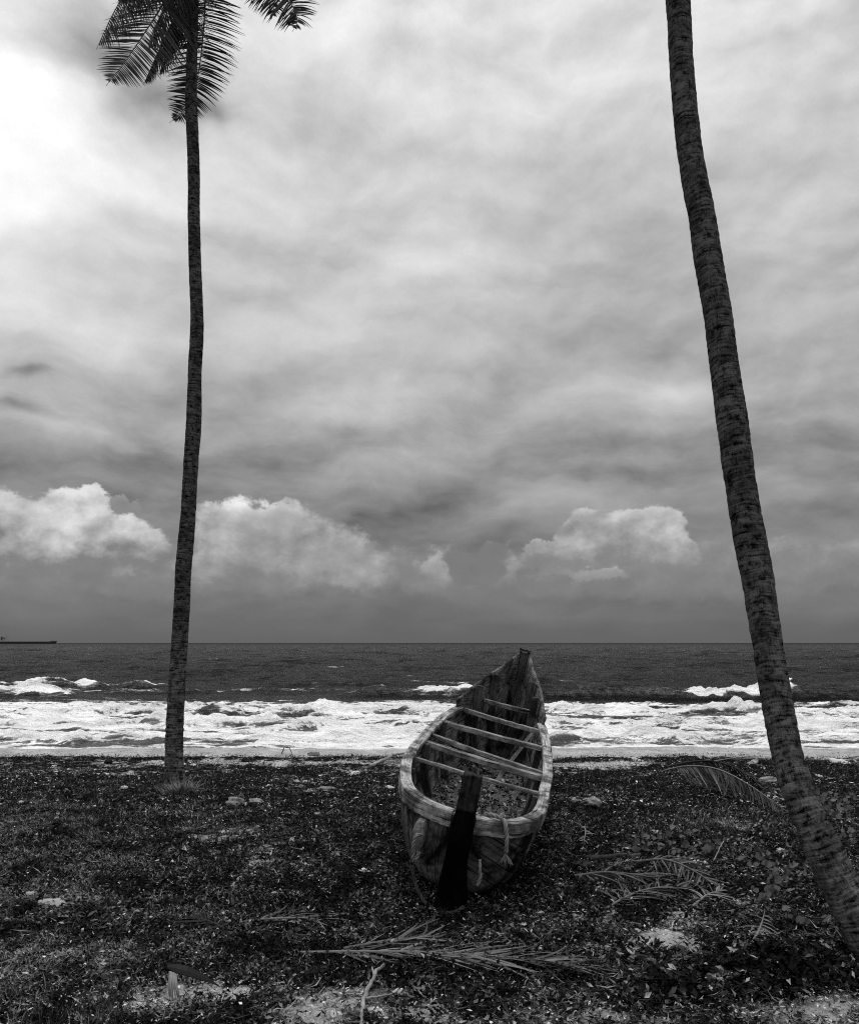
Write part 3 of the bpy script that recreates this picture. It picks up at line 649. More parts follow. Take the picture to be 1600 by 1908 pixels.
# ------------------------------------------------------------------ boat
psi, phi, th = R(8.6), R(11.5), R(1.5)
fw = Vector((math.sin(psi) * math.cos(th), math.cos(psi) * math.cos(th), math.sin(th))); rt0 = Vector((math.cos(psi), -math.sin(psi), 0)); up0 = rt0.cross(fw)
rt = rt0 * math.cos(phi) - up0 * math.sin(phi); upb = up0 * math.cos(phi) + rt0 * math.sin(phi)
boat = bpy.data.objects.new('wooden_boat', None); col.objects.link(boat)
boat.matrix_world = Matrix(((rt.x, fw.x, upb.x, .13), (rt.y, fw.y, upb.y, 6.1), (rt.z, fw.z, upb.z, 0), (0, 0, 0, 1)))
BM = Matrix(((rt.x, fw.x, upb.x, .13), (rt.y, fw.y, upb.y, 6.1), (rt.z, fw.z, upb.z, 0), (0, 0, 0, 1)))
tag(boat, 'weathered open wooden fishing boat with a raised pointed bow, beached and leaning to the right', 'boat')
GW = [(.15, 0), (.155, .13), (.22, .26), (.33, .405), (.53, .53), (.72, .585), (.95, .625), (1.35, .665), (2.0, .695), (2.9, .672), (3.5, .628), (3.95, .56), (4.2, .505), (4.6, .435), (5.0, .355), (5.5, .235), (6.0, .115), (6.2, .055)]
gl = [0]
for i in range(1, len(GW)): gl.append(gl[-1] + math.hypot(GW[i][0] - GW[i - 1][0], GW[i][1] - GW[i - 1][1]))
NT_ = 190; tt = np.linspace(0, gl[-1], NT_)
def smooth(a, k=9):
    w = np.hanning(k + 2)[1:-1]; w /= w.sum(); h = k // 2
    p = np.concatenate([2 * a[0] - a[h:0:-1], a, 2 * a[-1] - a[-2:-h - 2:-1]]); return np.convolve(p, w, 'valid')
Sg = np.interp(tt, gl, [g[0] for g in GW]); Wg = np.interp(tt, gl, [g[1] for g in GW])
h_ = 6
Ss = Sg.copy(); Ws = Wg.copy()
for _ in range(1):
    Ss[1:-1] = (Ss[:-2] + 2 * Ss[1:-1] + Ss[2:]) / 4; Ws[1:-1] = (Ws[:-2] + 2 * Ws[1:-1] + Ws[2:]) / 4
Sg, Wg = Ss, Ws; Wg[0] = 0
def cxs(s): return np.interp(s, [.4, .93, 1.5, 3.5, 4.2, 5.0, 6.2], [0, -.03, -.07, -.07, -.045, .0, .045])
def hg(s): return .66 + .02 * s + .015 * s * s - .03 * sstep(s, 3.8, 6)         # gunwale line
def htop(s): return np.interp(s, [3.9, 4.1, 4.2, 4.6, 5.0, 5.5, 6.0, 6.2], [1.08, 1.12, 1.15, 1.28, 1.385, 1.50, 1.66, 1.75])
def keel(s): return np.interp(s, [0, .1, .6, 4.4, 5.0, 5.5, 5.9, 6.2], [.06, .01, -.03, -.02, .10, .32, .62, 1.0])
AU = np.array([0, .03, .08, .16, .30, .50, .75, 1.0]); AA = np.array([.10, .42, .62, .74, .84, .92, .98, 1.0])
def section(i, u, off=0.0, side=1):
    """point on the hull: station i, height fraction u (0 keel, 1 gunwale), off = inward offset"""
    s, w = Sg[i], Wg[i]; kz = keel(s); z = kz + (hg(s) - kz) * u
    bow = sstep(s, 4.2, 6.0); a = np.interp(u, AU, AA) * (1 - bow) + (u ** .75) * bow
    ks = s + .16 * (1 - sstep(s, .17, .9))                   # the stern rakes in towards the keel
    S = ks + (s - ks) * np.interp(u, AU, AA)
    Wd = w * a
    j0, j1 = max(i - 1, 0), min(i + 1, NT_ - 1); ds, dw = Sg[j1] - Sg[j0], Wg[j1] - Wg[j0]; q = math.hypot(ds, dw)
    nrm = (dw / q, -ds / q)                                  # inward normal in plan (s, w)
    if i == 0: nrm = (1, 0)
    S += nrm[0] * off; Wd += nrm[1] * off; Wd = max(Wd, 0.0)
    return Vector((Wd * side + float(cxs(s)) * min(1, .3 + u), S, z))
US = np.linspace(0, 1, 34)
def hull_shell(name, off, m_, vert=False, seams=.165):
    b = MB()
    P = []; G = []
    for side in (-1, 1):
        P = []; G = []
        for i in range(NT_):
            row = []; gr = []; gd = 0; last = None
            for u in US:
                p = section(i, float(u), off, side); nz = .010 * float(fbm(tt[i] * 2 + 3 * side, gd * 6, 3, 12)) ; 
                if last is not None: gd += (p - last).length
                last = p
                fr = abs((gd / seams) % 1 - .5); g = .012 * math.exp(-((.5 - fr) / .035) ** 2)
                sgn = 1 if off < .02 else -1
                p = p - Vector((side * (g * sgn - nz), 0, 0)) if i > 6 else p + Vector((0, (g * sgn - nz), 0))
                row.append(p); gr.append((gd + 11, tt[i] * 1.6) if (vert and side < 0 and tt[i] < .98) else (tt[i] + (20 if side > 0 else 0), gd))
            P.append(row); G.append(gr)
        b.grid(P, G)
    o = b.build(name, m_, boat, fix=False); return o
hull_shell('hull', 0.0, M['hull'], vert=True)
hull_shell('inner_planking', .045, M['inner'], seams=.27)
# worn cap rail with a deep outer face, from bow plank round the stern to bow plank
def rail():
    ie = int(np.searchsorted(Sg, 4.05)); rows = []; gr = []
    rng = random.Random(5)
    prof = [(-.028, -.122), (-.034, -.06), (-.035, -.006), (-.028, 0.004), (.03, .005), (.060, .004), (.066, -.003), (.066, -.034), (.045, -.04), (.045, -.118)]
    seq = [(i, -1) for i in range(ie, 0, -1)] + [(0, 1)] + [(i, 1) for i in range(1, ie + 1)]
    BP, BNn, BD = [], [], []; d = 0; last = None
    for (i, side) in seq:
        base = section(i, 1.0, 0, side); j0, j1 = max(i - 1, 0), min(i + 1, NT_ - 1); ds, dw = Sg[j1] - Sg[j0], Wg[j1] - Wg[j0]; q = math.hypot(ds, dw)
        n = Vector((-ds / q * side, dw / q, 0)) if i else Vector((0, 1, 0))
        if last is not None: d += (base - last).length
        last = base; BP.append(tuple(base)); BNn.append(tuple(n)); BD.append(d)
    BP = np.array(BP); BNn = np.array(BNn); dm = BD[ie]                      # dm: distance at the stern centre
    joints = [dm - 1.42, dm - .10, dm + .60, dm + 1.55, dm + 2.9, dm - 3.2]
    dd = list(np.arange(0, BD[-1], .028)) + [BD[-1]]
    for c in joints: dd = [x for x in dd if abs(x - c) > .012] + [c - .011, c - .005, c - .0035, c + .0035, c + .005, c + .011]
    for d in sorted(dd):
        base = Vector([float(np.interp(d, BD, BP[:, c])) for c in range(3)]); n = Vector([float(np.interp(d, BD, BNn[:, c])) for c in range(3)]).normalized()
        cut = 1.0 if any(abs(d - c) < .004 for c in joints) else 0.0
        seg_ = sum(d > c for c in joints); off2 = ((seg_ * 37) % 5 - 2) * .0016
        row = []; g = []; gg = 0
        for k, (a, z) in enumerate(prof):
            jt = rng.uniform(-.0015, .0015) * (1 + 2 * (k in (0, 9)))
            wob = .007 * float(fbm(d * 3, k * .7, 3, 77)); wz = .006 * float(fbm(d * 9, 3.0, 3, 78))
            row.append(base + n * (a + wob * .6 + (cut * .02 if k < 5 else -cut * .02)) + Vector((0, 0, z + jt + wob * .5 + wz + off2 * 2 - (cut * .02 if 2 <= k <= 6 else 0) + .018)))
            if k: gg += math.hypot(prof[k][0] - prof[k - 1][0], prof[k][1] - prof[k - 1][1])
            g.append((d + seg_ * 3.7, gg + seg_ * .9))
        rows.append(row); gr.append(g)
    b = MB(); b.grid(rows, gr, .5, wrap=True); n = len(prof); b.f.append(tuple(range(n))); e = (len(rows) - 1) * n; b.f.append(tuple(e + n - 1 - k for k in range(n)))
    return b.build('cap_rail', M['rail'], boat, smooth=False)
rail()
def idx_s(s): return int(np.argmin(np.abs(Sg - s) + (np.arange(NT_) < 20) * 0))
# raised bow planks, one each side
for side in (-1, 1):
    rng = random.Random(9 + side); b = MB(); out = []; inn = []; go = []
    s0 = 4.0 if side < 0 else 3.98
    ii = [i for i in range(NT_) if Sg[i] >= s0]; rows = []; gr = []
    for n_, i in enumerate(ii):
        s = Sg[i]; t0 = hg(s) - .07; t1 = float(htop(s)) - (.012 if n_ == 0 else 0) + rng.uniform(-.006, .006)
        if n_ == 0: t0 = t1 - .07
        fl = .012
        hs = np.linspace(0, 1, 7); row = []; g = []
        for k, h in enumerate(hs):
            z = t0 + (t1 - t0) * h; row.append(Vector(((Wg[i] + fl + .010 * h) * side + float(cxs(s)), s - (.05 * h if n_ == 0 else 0), z))); g.append((s, z))
        for k, h in enumerate(hs[::-1]):
            z = t0 + (t1 - t0) * h; row.append(Vector(((Wg[i] + fl + .010 * h - .034) * side + float(cxs(s)), s - (.05 * h if n_ == 0 else 0), z))); g.append((s + 3, z))
        rows.append(row); gr.append(g)
    b.grid(rows, gr, wrap=True); n = 14; b.f.append(tuple(range(n))); e = (len(rows) - 1) * n; b.f.append(tuple(e + n - 1 - k for k in range(n)))
    b.build('bow_plank', M['strake'], boat)
# stem closing the bow, and its cap block
b = MB(); rows = []; gr = []
for k in range(12):
    f = k / 11; z = .75 + (1.73 - .75) * f; w = .02 + .036 * f
    rows.append([Vector((.045 - w, 6.13, z)), Vector((.045 - w, 6.22, z)), Vector((.045 + w, 6.22, z)), Vector((.045 + w, 6.13, z))]); gr.append([(z, 0), (z, .1), (z, .25), (z, .35)])
b.grid(rows, gr, wrap=True); b.f += [(0, 1, 2, 3), (47, 46, 45, 44)]; b.build('stem', M['rib'], boat, smooth=False)
b = MB(); b.beam((-.04, 6.17, 1.775), (.13, 6.17, 1.765), .15, .045, rng=random.Random(2), jit=.006, seg=6); b.build('stem_cap', M['rib'], boat, smooth=False)
# ribs: fitted to the inside of the hull
def rib(s, side, top=None, w=.06, dpt=.055, u0=.04, seed=0):
    i = idx_s(s); rng = random.Random(seed); rows = []; gr = []; n = 16; ztop = hg(s) - .03 if top is None else top
    for k in range(n + 1):
        f = k / n
        u = u0 + (1.0 - u0) * f; p = section(i, u, .045, side); 
        z = keel(s) + (ztop - keel(s)) * u; ue = min(1, (z - keel(s)) / (hg(s) - keel(s))); p = section(i, float(ue), .045, side); p.z = z
        inn = section(i, float(ue), .045 + (dpt if s < 4 else .085), side); inn.z = z + .02 * (1 - f); j = rng.uniform(-.004, .004)
        rows.append([p + Vector((0, -w / 2 + j, 0)), inn + Vector((0, -w / 2 + j, 0)), inn + Vector((0, w / 2 + j, 0)), p + Vector((0, w / 2 + j, 0))])
        gr.append([(f, 0), (f, .06), (f, .12), (f, .18)])
    b = MB(); b.grid(rows, gr, wrap=True); b.f += [(0, 1, 2, 3), tuple(4 * n + 3 - k for k in range(4))]
    b.build('rib', M['rib'], boat, smooth=False)
for n_, (s, tl, w) in enumerate([(1.45, .66, .06), (2.35, .76, .09), (3.30, .88, .08), (4.50, 1.27, .075), (5.12, 1.41, .06)]):
    for side in (-1, 1): rib(s, side, tl, w, .06 if s < 4 else .065, seed=n_ * 2 + side)
# cross beams: (left s, left x, right s, right x, height drop, width, thickness)
for (sl, xl, sr, xr, dz, w, h, ex) in [(4.86, -.33, 4.78, .32, .05, .06, .06, .0), (4.19, -.54, 3.90, .47, .045, .08, .055, 0), (3.40, -.665, 3.22, .53, .045, .085, .06, 0), (2.79, -.71, 2.25, .565, .05, .06, .05, 0), (2.46, -.73, 2.10, .58, .055, .095, .06, 0), (1.86, -.715, 1.60, .56, .07, .055, .035, 0)]:
    b = MB(); rng = random.Random(int(sl * 100))
    b.beam((xl, sl, float(hg(sl)) - dz), (xr, sr, float(hg(sr)) - dz), w, h, seg=14, rng=rng, jit=.0022, sag=.008, g0=(sl * 3, sl)); b.build('cross_beam', M['beam'], boat, smooth=False)
# short inner ledge at the port quarter, peg by the left rail
b = MB(); b.beam((-.62, 1.12, .615), (-.43, .52, .60), .035, .03, rng=random.Random(3), seg=8); b.build('inner_ledge', M['beam'], boat, smooth=False)
b = MB(); b.beam((-.70, 2.62, .66), (-.70, 2.62, .83), .05, .05, up=Vector((0, 1, 0)), rng=random.Random(3), seg=4); b.build('peg', M['rib'], boat, smooth=False)
# loose timber leaning in the bow on the right side
b = MB(); b.beam((.10, 4.5, .12), (.455, 4.40, 1.16), .05, .04, up=Vector((0, 1, 0)), rng=random.Random(5), seg=12); b.build('brace', M['rib'], boat, smooth=False)
b = MB(); b.beam((.02, 3.5, .16), (.44, 4.2, .98), .04, .025, up=Vector((0, 1, 0)), rng=random.Random(6), seg=12); b.build('brace', M['beam'], boat, smooth=False)
# stern post
b = MB(); rows = []; gr = []; rng = random.Random(8)
for k in range(26):
    f = k / 25; z = -.05 + 1.085 * f; w = .072 + (.012 if z < .72 else 0) + .03 * max(0, .3 - z); y0 = -.085 - .04 * max(0, .3 - z); y1 = .135 if z < .60 else (.06 if z < .75 else .05)
    if k == 25: z += .0
    j = [rng.uniform(-.004, .004) for _ in range(8)]
    rows.append([Vector((-w + j[0], y0 + .012, z)), Vector((-w + .015, y0 + j[1], z)), Vector((0, y0 - .004, z)), Vector((w - .015, y0 + j[2], z)), Vector((w + j[3], y0 + .012, z)), Vector((w + j[4], y1, z)), Vector((-w + j[5], y1, z))]); gr.append([(z, q * .04) for q in range(7)])
for q in range(7): rows[-1][q].z += rng.uniform(-.018, .014)
b.grid(rows, gr, wrap=True); b.f += [tuple(range(7)), tuple(25 * 7 + 6 - k for k in range(7))]; b.build('stern_post', M['post'], boat, smooth=False)
b = MB(); b.beam((0, .0, .05), (0, .9, -.02), .13, .14, rng=rng, seg=8); b.build('keel', M['post'], boat)
b = MB(); rows = []
for k in range(8):
    f = k / 7; z = -.06 + .46 * f; w = .09 * (1 - f) ** 1.3 + .02; rows.append([Vector((-.06 - .03 * (1 - f), .03, z)), Vector((.04, -.03, z)), Vector((.05 + w, .08 + .10 * f, z)), Vector((.04 + w, .5, z)), Vector((-.10, .5, z))])
b.grid(rows, None, wrap=True); b.f += [(0, 1, 2, 3, 4), (39, 38, 37, 36, 35)]; b.build('stern_shade_wedge', M['post'], boat, smooth=False)  # added dark wedge: the black shade under the stern put into shape
# carved mooring block with a rope hole on the left of the stern
b = MB(); rows = []
cx_, cz_, yb = -.335, .49, .16
for k in range(9):
    f = k / 8; z = .335 + .215 * f; w = .066 * math.sin(math.pi * min(1, .28 + f * .62)) ** .7; dpt = .055 * math.sin(math.pi * (.12 + .78 * f)) ** .5
    sl = .30 * (.37 - .335); rows.append([Vector((cx_ - w, yb + .10, z)), Vector((cx_ - w * .8, yb + .05 - dpt, z)), Vector((cx_ + w * .8, yb - .0 - dpt, z)), Vector((cx_ + w, yb + .08, z))])
b.grid(rows, [[(k * .03, q * .05) for q in range(4)] for k in range(9)], wrap=True); b.f += [(0, 1, 2, 3), (35, 34, 33, 32)]; b.build('mooring_block', M['beam'], boat, smooth=False)
# leaf and sand debris lying in the bottom of the boat
def leaves(n, sampler, rng, size=(.02, .05), tones=(0, 1), bright=.0, tilt=.8, slim=1.0):
    V = np.zeros((n, 6, 3)); T = np.zeros((n, 6)); 
    P = sampler(n); n = len(P); V = np.zeros((n, 6, 3)); T = np.zeros((n, 6))
    a = rng.uniform(0, 2 * np.pi, n); L = rng.uniform(size[0], size[1], n); wd = L * rng.uniform(.28, .55, n) * slim
    dr = np.stack([np.cos(a), np.sin(a), rng.uniform(-tilt, tilt, n) * .8], 1); dr /= np.linalg.norm(dr, axis=1)[:, None]
    sd_ = np.stack([-np.sin(a), np.cos(a), rng.uniform(-tilt, tilt, n)], 1); sd_ /= np.linalg.norm(sd_, axis=1)[:, None]
    nr = np.cross(dr, sd_); fold = rng.uniform(-.1, .45, n) * wd; curl = rng.uniform(-.3, .3, n) * L
    q = lambda x, y, z: P + dr * (x * L)[:, None] + sd_ * (y * wd)[:, None] + nr * z[:, None]
    o = np.ones(n)
    V[:, 0] = q(-.5 * o, 0 * o, curl * .5); V[:, 1] = q(-.05 * o, -.5 * o, fold); V[:, 2] = q(-.05 * o, .5 * o, fold); V[:, 3] = q(.0 * o, 0 * o, 0 * o); V[:, 4] = q(.5 * o, 0 * o, curl); V[:, 5] = q(.2 * o, -.33 * o, fold)
    cl = np.clip(.55 + 1.3 * fbm(P[:, 0] * 2.6, P[:, 1] * 2.6, 4, 44) + 1.6 * fbm(P[:, 0] * 9, P[:, 1] * 7, 3, 45), .04, 2.2); tn = (tones[0] + (tones[1] - tones[0]) * rng.beta(.55, 3.6, n)) * cl; br = rng.random(n) < bright; tn[br] = rng.uniform(.8, 1.6, br.sum()); T[:] = tn[:, None]
    b_ = np.arange(n)[:, None] * 6
    Fq = np.concatenate([b_ + np.array([[0, 1, 3, 2]]), b_ + np.array([[1, 4, 2, 3]])[:, [3, 0, 1, 2]]]) 
    Fq = np.concatenate([b_ + np.array([[0, 1, 4, 3]]), b_ + np.array([[0, 3, 4, 2]])])
    return V.reshape(-1, 3), Fq, T.ravel()
nr_ = np.random.default_rng(5)
# boat floor: a lumpy bed of wet sand, leaves and husks
b = MB(); rows = []; gr = []
i0, i1 = 12, idx_s(4.9)
for i in range(i0, i1, 1):
    row = []; g = []; s = Sg[i]; lv = float(np.interp(s, [.3, 1.2, 3.2, 4.9], [.16, .17, .20, .24]))
    lv = max(lv, float(keel(s)) + .04); u = (lv - float(keel(s))) / (float(hg(s)) - float(keel(s))); pe = section(i, u, .04, 1); cx0 = float(cxs(s)) * .5; wmax = pe.x - cx0
    for k in range(41):
        x = -wmax + 2 * wmax * k / 40; row.append(Vector((x + cx0, pe.y, lv + .045 * float(fbm(x * 9, s * 7, 5, 51)) + .05 * (abs(x) / max(wmax, .01)) ** 2 - .10 * (1 - abs(x) / max(wmax, .01))))); g.append((s, x))
    rows.append(row); gr.append(g)
b.grid(rows, gr); M['bilge'] = tone_mat('bilge_debris', .004, .24, .9, .06, 20, mottle=1.9, bmp=.03)
bo = b.build('bilge_debris', M['bilge'], boat, fix=False)
def samp_boat(n):
    s = nr_.uniform(.45, 4.6, n); w = nr_.uniform(-1, 1, n); x = w * np.interp(s, Sg, Wg) * .72 + cxs(s) * .5
    lv = np.interp(s, [.3, 1.2, 3.2, 4.9], [.16, .17, .20, .24]) - .10 * (1 - np.abs(w)) + .05 * w * w + nr_.uniform(.0, .05, n); return np.stack([x, s, lv], 1)
V, Fq, T = leaves(2600, samp_boat, nr_, (.02, .085), (0, 1), .10)
Mw = np.array(BM.to_3x3()); V = V @ Mw.T + np.array([.13, 6.1, 0])
me = mesh_fast('boat_litter', V, Fq, M['litter'], {'tone': T})
tag(link('leaf_litter', me), 'dry leaves and husks heaped in the bottom of the boat', 'leaf litter', kind='stuff')

# ropes
def rope(pts, r, name, label, m_=None, twist=26, frayed=0, seed=0):
    rng = random.Random(seed); pts = [Vector(p) for p in pts]
    for _ in range(2):
        q = [pts[0]]
        for i in range(len(pts) - 1): q += [pts[i] * .75 + pts[i + 1] * .25, pts[i] * .25 + pts[i + 1] * .75]
        pts = q + [pts[-1]]
    cum = [0]
    for i in range(1, len(pts)): cum.append(cum[-1] + (pts[i] - pts[i - 1]).length)
    L = cum[-1]; n = max(20, int(L / .007)); b = MB(); st = [[], [], []]; nrm = None
    for k in range(n):
        d = L * k / (n - 1); p = Vector([float(np.interp(d, cum, [q[c] for q in pts])) for c in range(3)]); p2 = Vector([float(np.interp(min(L, d + .01), cum, [q[c] for q in pts])) for c in range(3)])
        tg = (p2 - p)
        tg = tg.normalized() if tg.length > 1e-6 else tg0
        tg0 = tg
        if nrm is None: nrm = tg.orthogonal().normalized()
        nrm = (nrm - tg * nrm.dot(tg)).normalized(); bn = tg.cross(nrm)
        for j in range(3):
            a = d * twist * 2 + j * 2.094; st[j].append(p + (nrm * math.cos(a) + bn * math.sin(a)) * r * .52)
    for j in range(3): b.tube(st[j], r * .56, 6, .45 + .2 * j)
    for _ in range(frayed):
        p = pts[-1].copy(); d = Vector((rng.uniform(-.5, .5), rng.uniform(-.4, .2), -1)).normalized(); q = [p.copy()]
        for s_ in range(5): p = p + d * rng.uniform(.012, .028); d = (d + Vector((rng.uniform(-.4, .4), rng.uniform(-.4, .4), -.2))).normalized(); q.append(p.copy())
        b.tube(q, .0022, 4, .8)
    base = pts[0]; o = b.build('rope', m_ or M['rope'], None, base=base); tag(o, label, 'rope'); return o
def bl(x, s, z): return BM @ Vector((x, s, z))
rope([bl(.13, .235, .70), bl(.20, .22, .712), bl(.27, .20, .71), bl(.305, .165, .685), bl(.325, .145, .62), bl(.345, .14, .55), bl(.35, .15, .47)], .017, 'rope', 'frayed rope end draped over the stern rail to the right of the black post', frayed=16, seed=3)
rope([bl(-.315, .10, .46), bl(-.335, .055, .47), bl(-.35, .06, .42), bl(-.345, .07, .36), bl(-.335, .09, .28), bl(-.325, .11, .235), bl(-.31, .13, .26), bl(-.30, .14, .32)], .015, 'rope', 'twisted rope hanging in a loop from the mooring block left of the black post', seed=4)
rope([bl(-.33, .13, .20), bl(-.30, .10, .12), bl(-.24, .04, .05), bl(-.15, -.06, .0), bl(-.04, -.15, -.0), bl(.08, -.16, .03), bl(.13, -.12, .08)], .015, 'rope', 'dark rope sagging round the foot of the stern post on the ground', m_=M['darkrope'], seed=5)
rope([bl(.17, .05, .40), bl(.19, .02, .33), bl(.20, .03, .24), bl(.185, .02, .19), bl(.205, .03, .25), bl(.2, .05, .3)], .012, 'rope', 'small looped rope end on the right of the stern hull below the rail', seed=6)

# ------------------------------------------------------------------ ground cover (uncountable)
def px_sampler(x0, x1, y0, y1, power=1.0, dz=(0, .03), want=None, rng=nr_, far=0):
    def f(n):
        m_ = n * 4; py = rng.uniform(y0, y1, m_) ; y = CH * F / (py - HOR) ; x = (rng.uniform(x0, x1, m_) - 800) / F * y
        k = np.ones(m_, bool)
        c = cover(x, y); pr_ = c if want is None else want(x, y, c)
        k = rng.random(m_) < pr_
        x = x[k][:n]; y = y[k][:n]
        return np.stack([x, y, H(x, y) + rng.uniform(dz[0], dz[1], len(x))], 1)
    return f
Vs, Fs, Ts = [], [], []; off_ = 0
for (y0, y1, n, size) in ((1402, 1470, 45000, (.02, .055)), (1470, 1600, 80000, (.020, .060)), (1600, 1760, 61000, (.018, .060)), (1760, 1960, 34000, (.016, .055))):
    V, Fq, T = leaves(n, px_sampler(-600, 2200, y0, y1, dz=(0, .05), want=lambda x, y, c: c * (1 - .35 * lawn(x, y)) + .03), nr_, size, (0, 1), .018)
    Vs.append(V); Fs.append(Fq + off_); Ts.append(T); off_ += len(V)
V, Fq, T = leaves(9300, px_sampler(-600, 2200, 1412, 1960, dz=(.005, .06), want=lambda x, y, c: np.clip(.35 + .9 * fbm(x * .8, y * .8, 3, 35) - .3 * lawn(x, y), .03, 1)), nr_, (.05, .17), (.1, 1.5), .05, .35, slim=.16)
Vs.append(V); Fs.append(Fq + off_); Ts.append(T); off_ += len(V)
me = mesh_fast('leaf_litter', np.concatenate(Vs), np.concatenate(Fs), M['litter'], {'tone': np.concatenate(Ts)})
tag(link('leaf_litter', me), 'dark carpet of fallen leaves and creeping weeds covering the beach ground', 'leaf litter', kind='stuff')
def blades(n, sampler, rng, h=(.015, .04), w=.0018, tones=(0, 1), lean=.8):
    P = sampler(n); n = len(P); a = rng.uniform(0, 2 * np.pi, n); hh = rng.uniform(h[0], h[1], n); V = np.zeros((n, 5, 3)); 
    sd_ = np.stack([np.cos(a), np.sin(a), 0 * a], 1) * w; ln = np.stack([rng.uniform(-1, 1, n), rng.uniform(-1, 1, n), 0 * a], 1) * lean
    V[:, 0] = P - sd_; V[:, 1] = P + sd_; mid = P + ln * hh[:, None] * .4 + np.array([0, 0, .62]) * hh[:, None]
    V[:, 2] = mid + sd_ * .9; V[:, 3] = mid - sd_ * .9; V[:, 4] = P + ln * hh[:, None] + np.array([0, 0, .85]) * hh[:, None]
    b_ = np.arange(n)[:, None] * 5
    Fq = np.concatenate([b_ + np.array([[0, 1, 2, 3]]), b_ + np.array([[3, 2, 4, 4]])])
    T = np.repeat((tones[0] + (tones[1] - tones[0]) * rng.random(n)) * np.clip(.7 + 1.9 * fbm(P[:, 0] * 7, P[:, 1] * 5.5, 3, 46) + .8 * fbm(P[:, 0] * 1.7, P[:, 1] * 1.7, 3, 47), .06, 2.0), 5); return V.reshape(-1, 3), Fq, T
def fix_tri(name, V, Fq, mat_, T):
    n = len(Fq) // 2; Q = Fq[:n]; Tr = Fq[n:, :3]
    loops = np.concatenate([Q.ravel(), Tr.ravel()]); me = bpy.data.meshes.new(name); me.vertices.add(len(V)); me.vertices.foreach_set('co', V.astype(np.float32).ravel())
    me.loops.add(len(loops)); me.loops.foreach_set('vertex_index', loops.astype(np.int32)); me.polygons.add(2 * n)
    me.polygons.foreach_set('loop_start', np.concatenate([np.arange(n) * 4, n * 4 + np.arange(n) * 3]).astype(np.int32)); me.polygons.foreach_set('loop_total', np.concatenate([np.full(n, 4), np.full(n, 3)]).astype(np.int32))
    at = me.attributes.new('tone', 'FLOAT', 'POINT'); at.data.foreach_set('value', T.astype(np.float32)); me.update(calc_edges=True); me.materials.append(mat_); return me
Vs, Fs, Ts = [], [], []; off_ = 0
def addb(n, s, h, w, tones, lean=.8):
    global off_
    V, Fq, T = blades(n, s, nr_, h, w, tones, lean); k = len(Fq) // 2; Vs.append(V); Fs.append((Fq[:k] + off_, Fq[k:] + off_)); Ts.append(T); off_ += len(V)
addb(60000, px_sampler(-600, 2200, 1500, 1900, dz=(0, .02), want=lambda x, y, c: c * lawn(x, y)), (.015, .04), .004, (.25, 1.0), 1.4)
addb(34000, px_sampler(-600, 2200, 1430, 1560, dz=(0, .01), want=lambda x, y, c: c * np.clip(lawn(x, y) * 1.5, .12, 1)), (.02, .06), .004, (.1, .8), 1.0)
addb(6600, px_sampler(-600, 2200, 1409, 1420, dz=(0, .01), want=lambda x, y, c: sstep(fbm(x * .8, y * 2.5, 3, 90), -.3, .2) * (.25 + .75 * (x > -2))), (.015, .06), .004, (0, .35), .5)
addb(900, px_sampler(-80, 230, 1850, 1960, dz=(0, .01), want=lambda x, y, c: np.clip(.4 + fbm(x * 3, y * 3, 3, 91) * 1.5, 0, 1)), (.05, .13), .0018, (.0, .6), .6)
addb(7000, px_sampler(900, 1700, 1800, 1960, dz=(0, .01), want=lambda x, y, c: sstep(fbm(x * 2.2, y * 2.2, 3, 92), .15, .5)), (.02, .06), .002, (.0, .5), .9)
Fall = np.concatenate([f[0] for f in Fs] + [f[1] for f in Fs])
me = fix_tri('grass', np.concatenate(Vs), Fall, M['grass'], np.concatenate(Ts))
tag(link('grass', me), 'short creeping grass and weeds on the beach', 'grass', kind='stuff')
# tiny shell and husk crumbs
V1, F1, T1 = leaves(2000, px_sampler(-600, 2200, 1409, 1510, dz=(.01, .06), want=lambda x, y, c: np.clip(.25 + 1.2 * fbm(x * .7, y * 1.4, 3, 36), .02, 1)), nr_, (.02, .085), (.25, 1.1), .1, .35)
V, Fq, T = leaves(15000, px_sampler(-600, 2200, 1406, 1960, dz=(.005, .05), want=lambda x, y, c: np.clip(.12 + .5 * np.maximum(fbm(x * .9, y * .9, 4, 31), 0) + .7 * (1 - c), 0, 1)), nr_, (.007, .036), (.0, .9), .14, .5)
V = np.concatenate([V, V1]); Fq = np.concatenate([Fq, F1 + len(V) - len(V1)]); T = np.concatenate([T, T1])
me = mesh_fast('shell_crumbs', V, Fq, M['shell'], {'tone': np.clip(T * 1.5, .1, 1.2)}); tag(link('shell_crumbs', me), 'tiny pale shell crumbs and husk chips scattered over the beach', 'shell crumbs', kind='stuff')

# ------------------------------------------------------------------ things lying on the beach
def lump(px, py, wpx, hpx, name, label, cat, m_, tone=.6, seed=1, flat=.7, group=None):
    p = gp(px, py + hpx * .35); d = p.y; w = wpx / F * d / 2; h = hpx / F * d / 2; rng = random.Random(seed); b = MB(); rows = []
    nr, na = 16, 26
    for i in range(nr + 1):
        f = i / nr * math.pi; row = []
        for k in range(na):
            a = k / na * 2 * math.pi; v = Vector((math.sin(f) * math.cos(a), math.sin(f) * math.sin(a), math.cos(f)))
            r = 1 + .55 * float(fbm(v.x * 1.7 + seed, v.y * 1.7 + v.z * 2.1, 4, seed))
            row.append(p + Vector((v.x * w * r, v.y * w * .7 * r, max(v.z, -.5) * h * r * 1.1 + h * .5)))
        rows.append(row)
    b.grid(rows, None, tone, wrap=True); o = b.build(name, m_, None, base=p); return tag(o, label, cat, group)
lump(438, 1494, 32, 19, 'stone', 'grey humped stone left of the boat, the largest of the pair', 'stone', M['rock'], .55, 3)
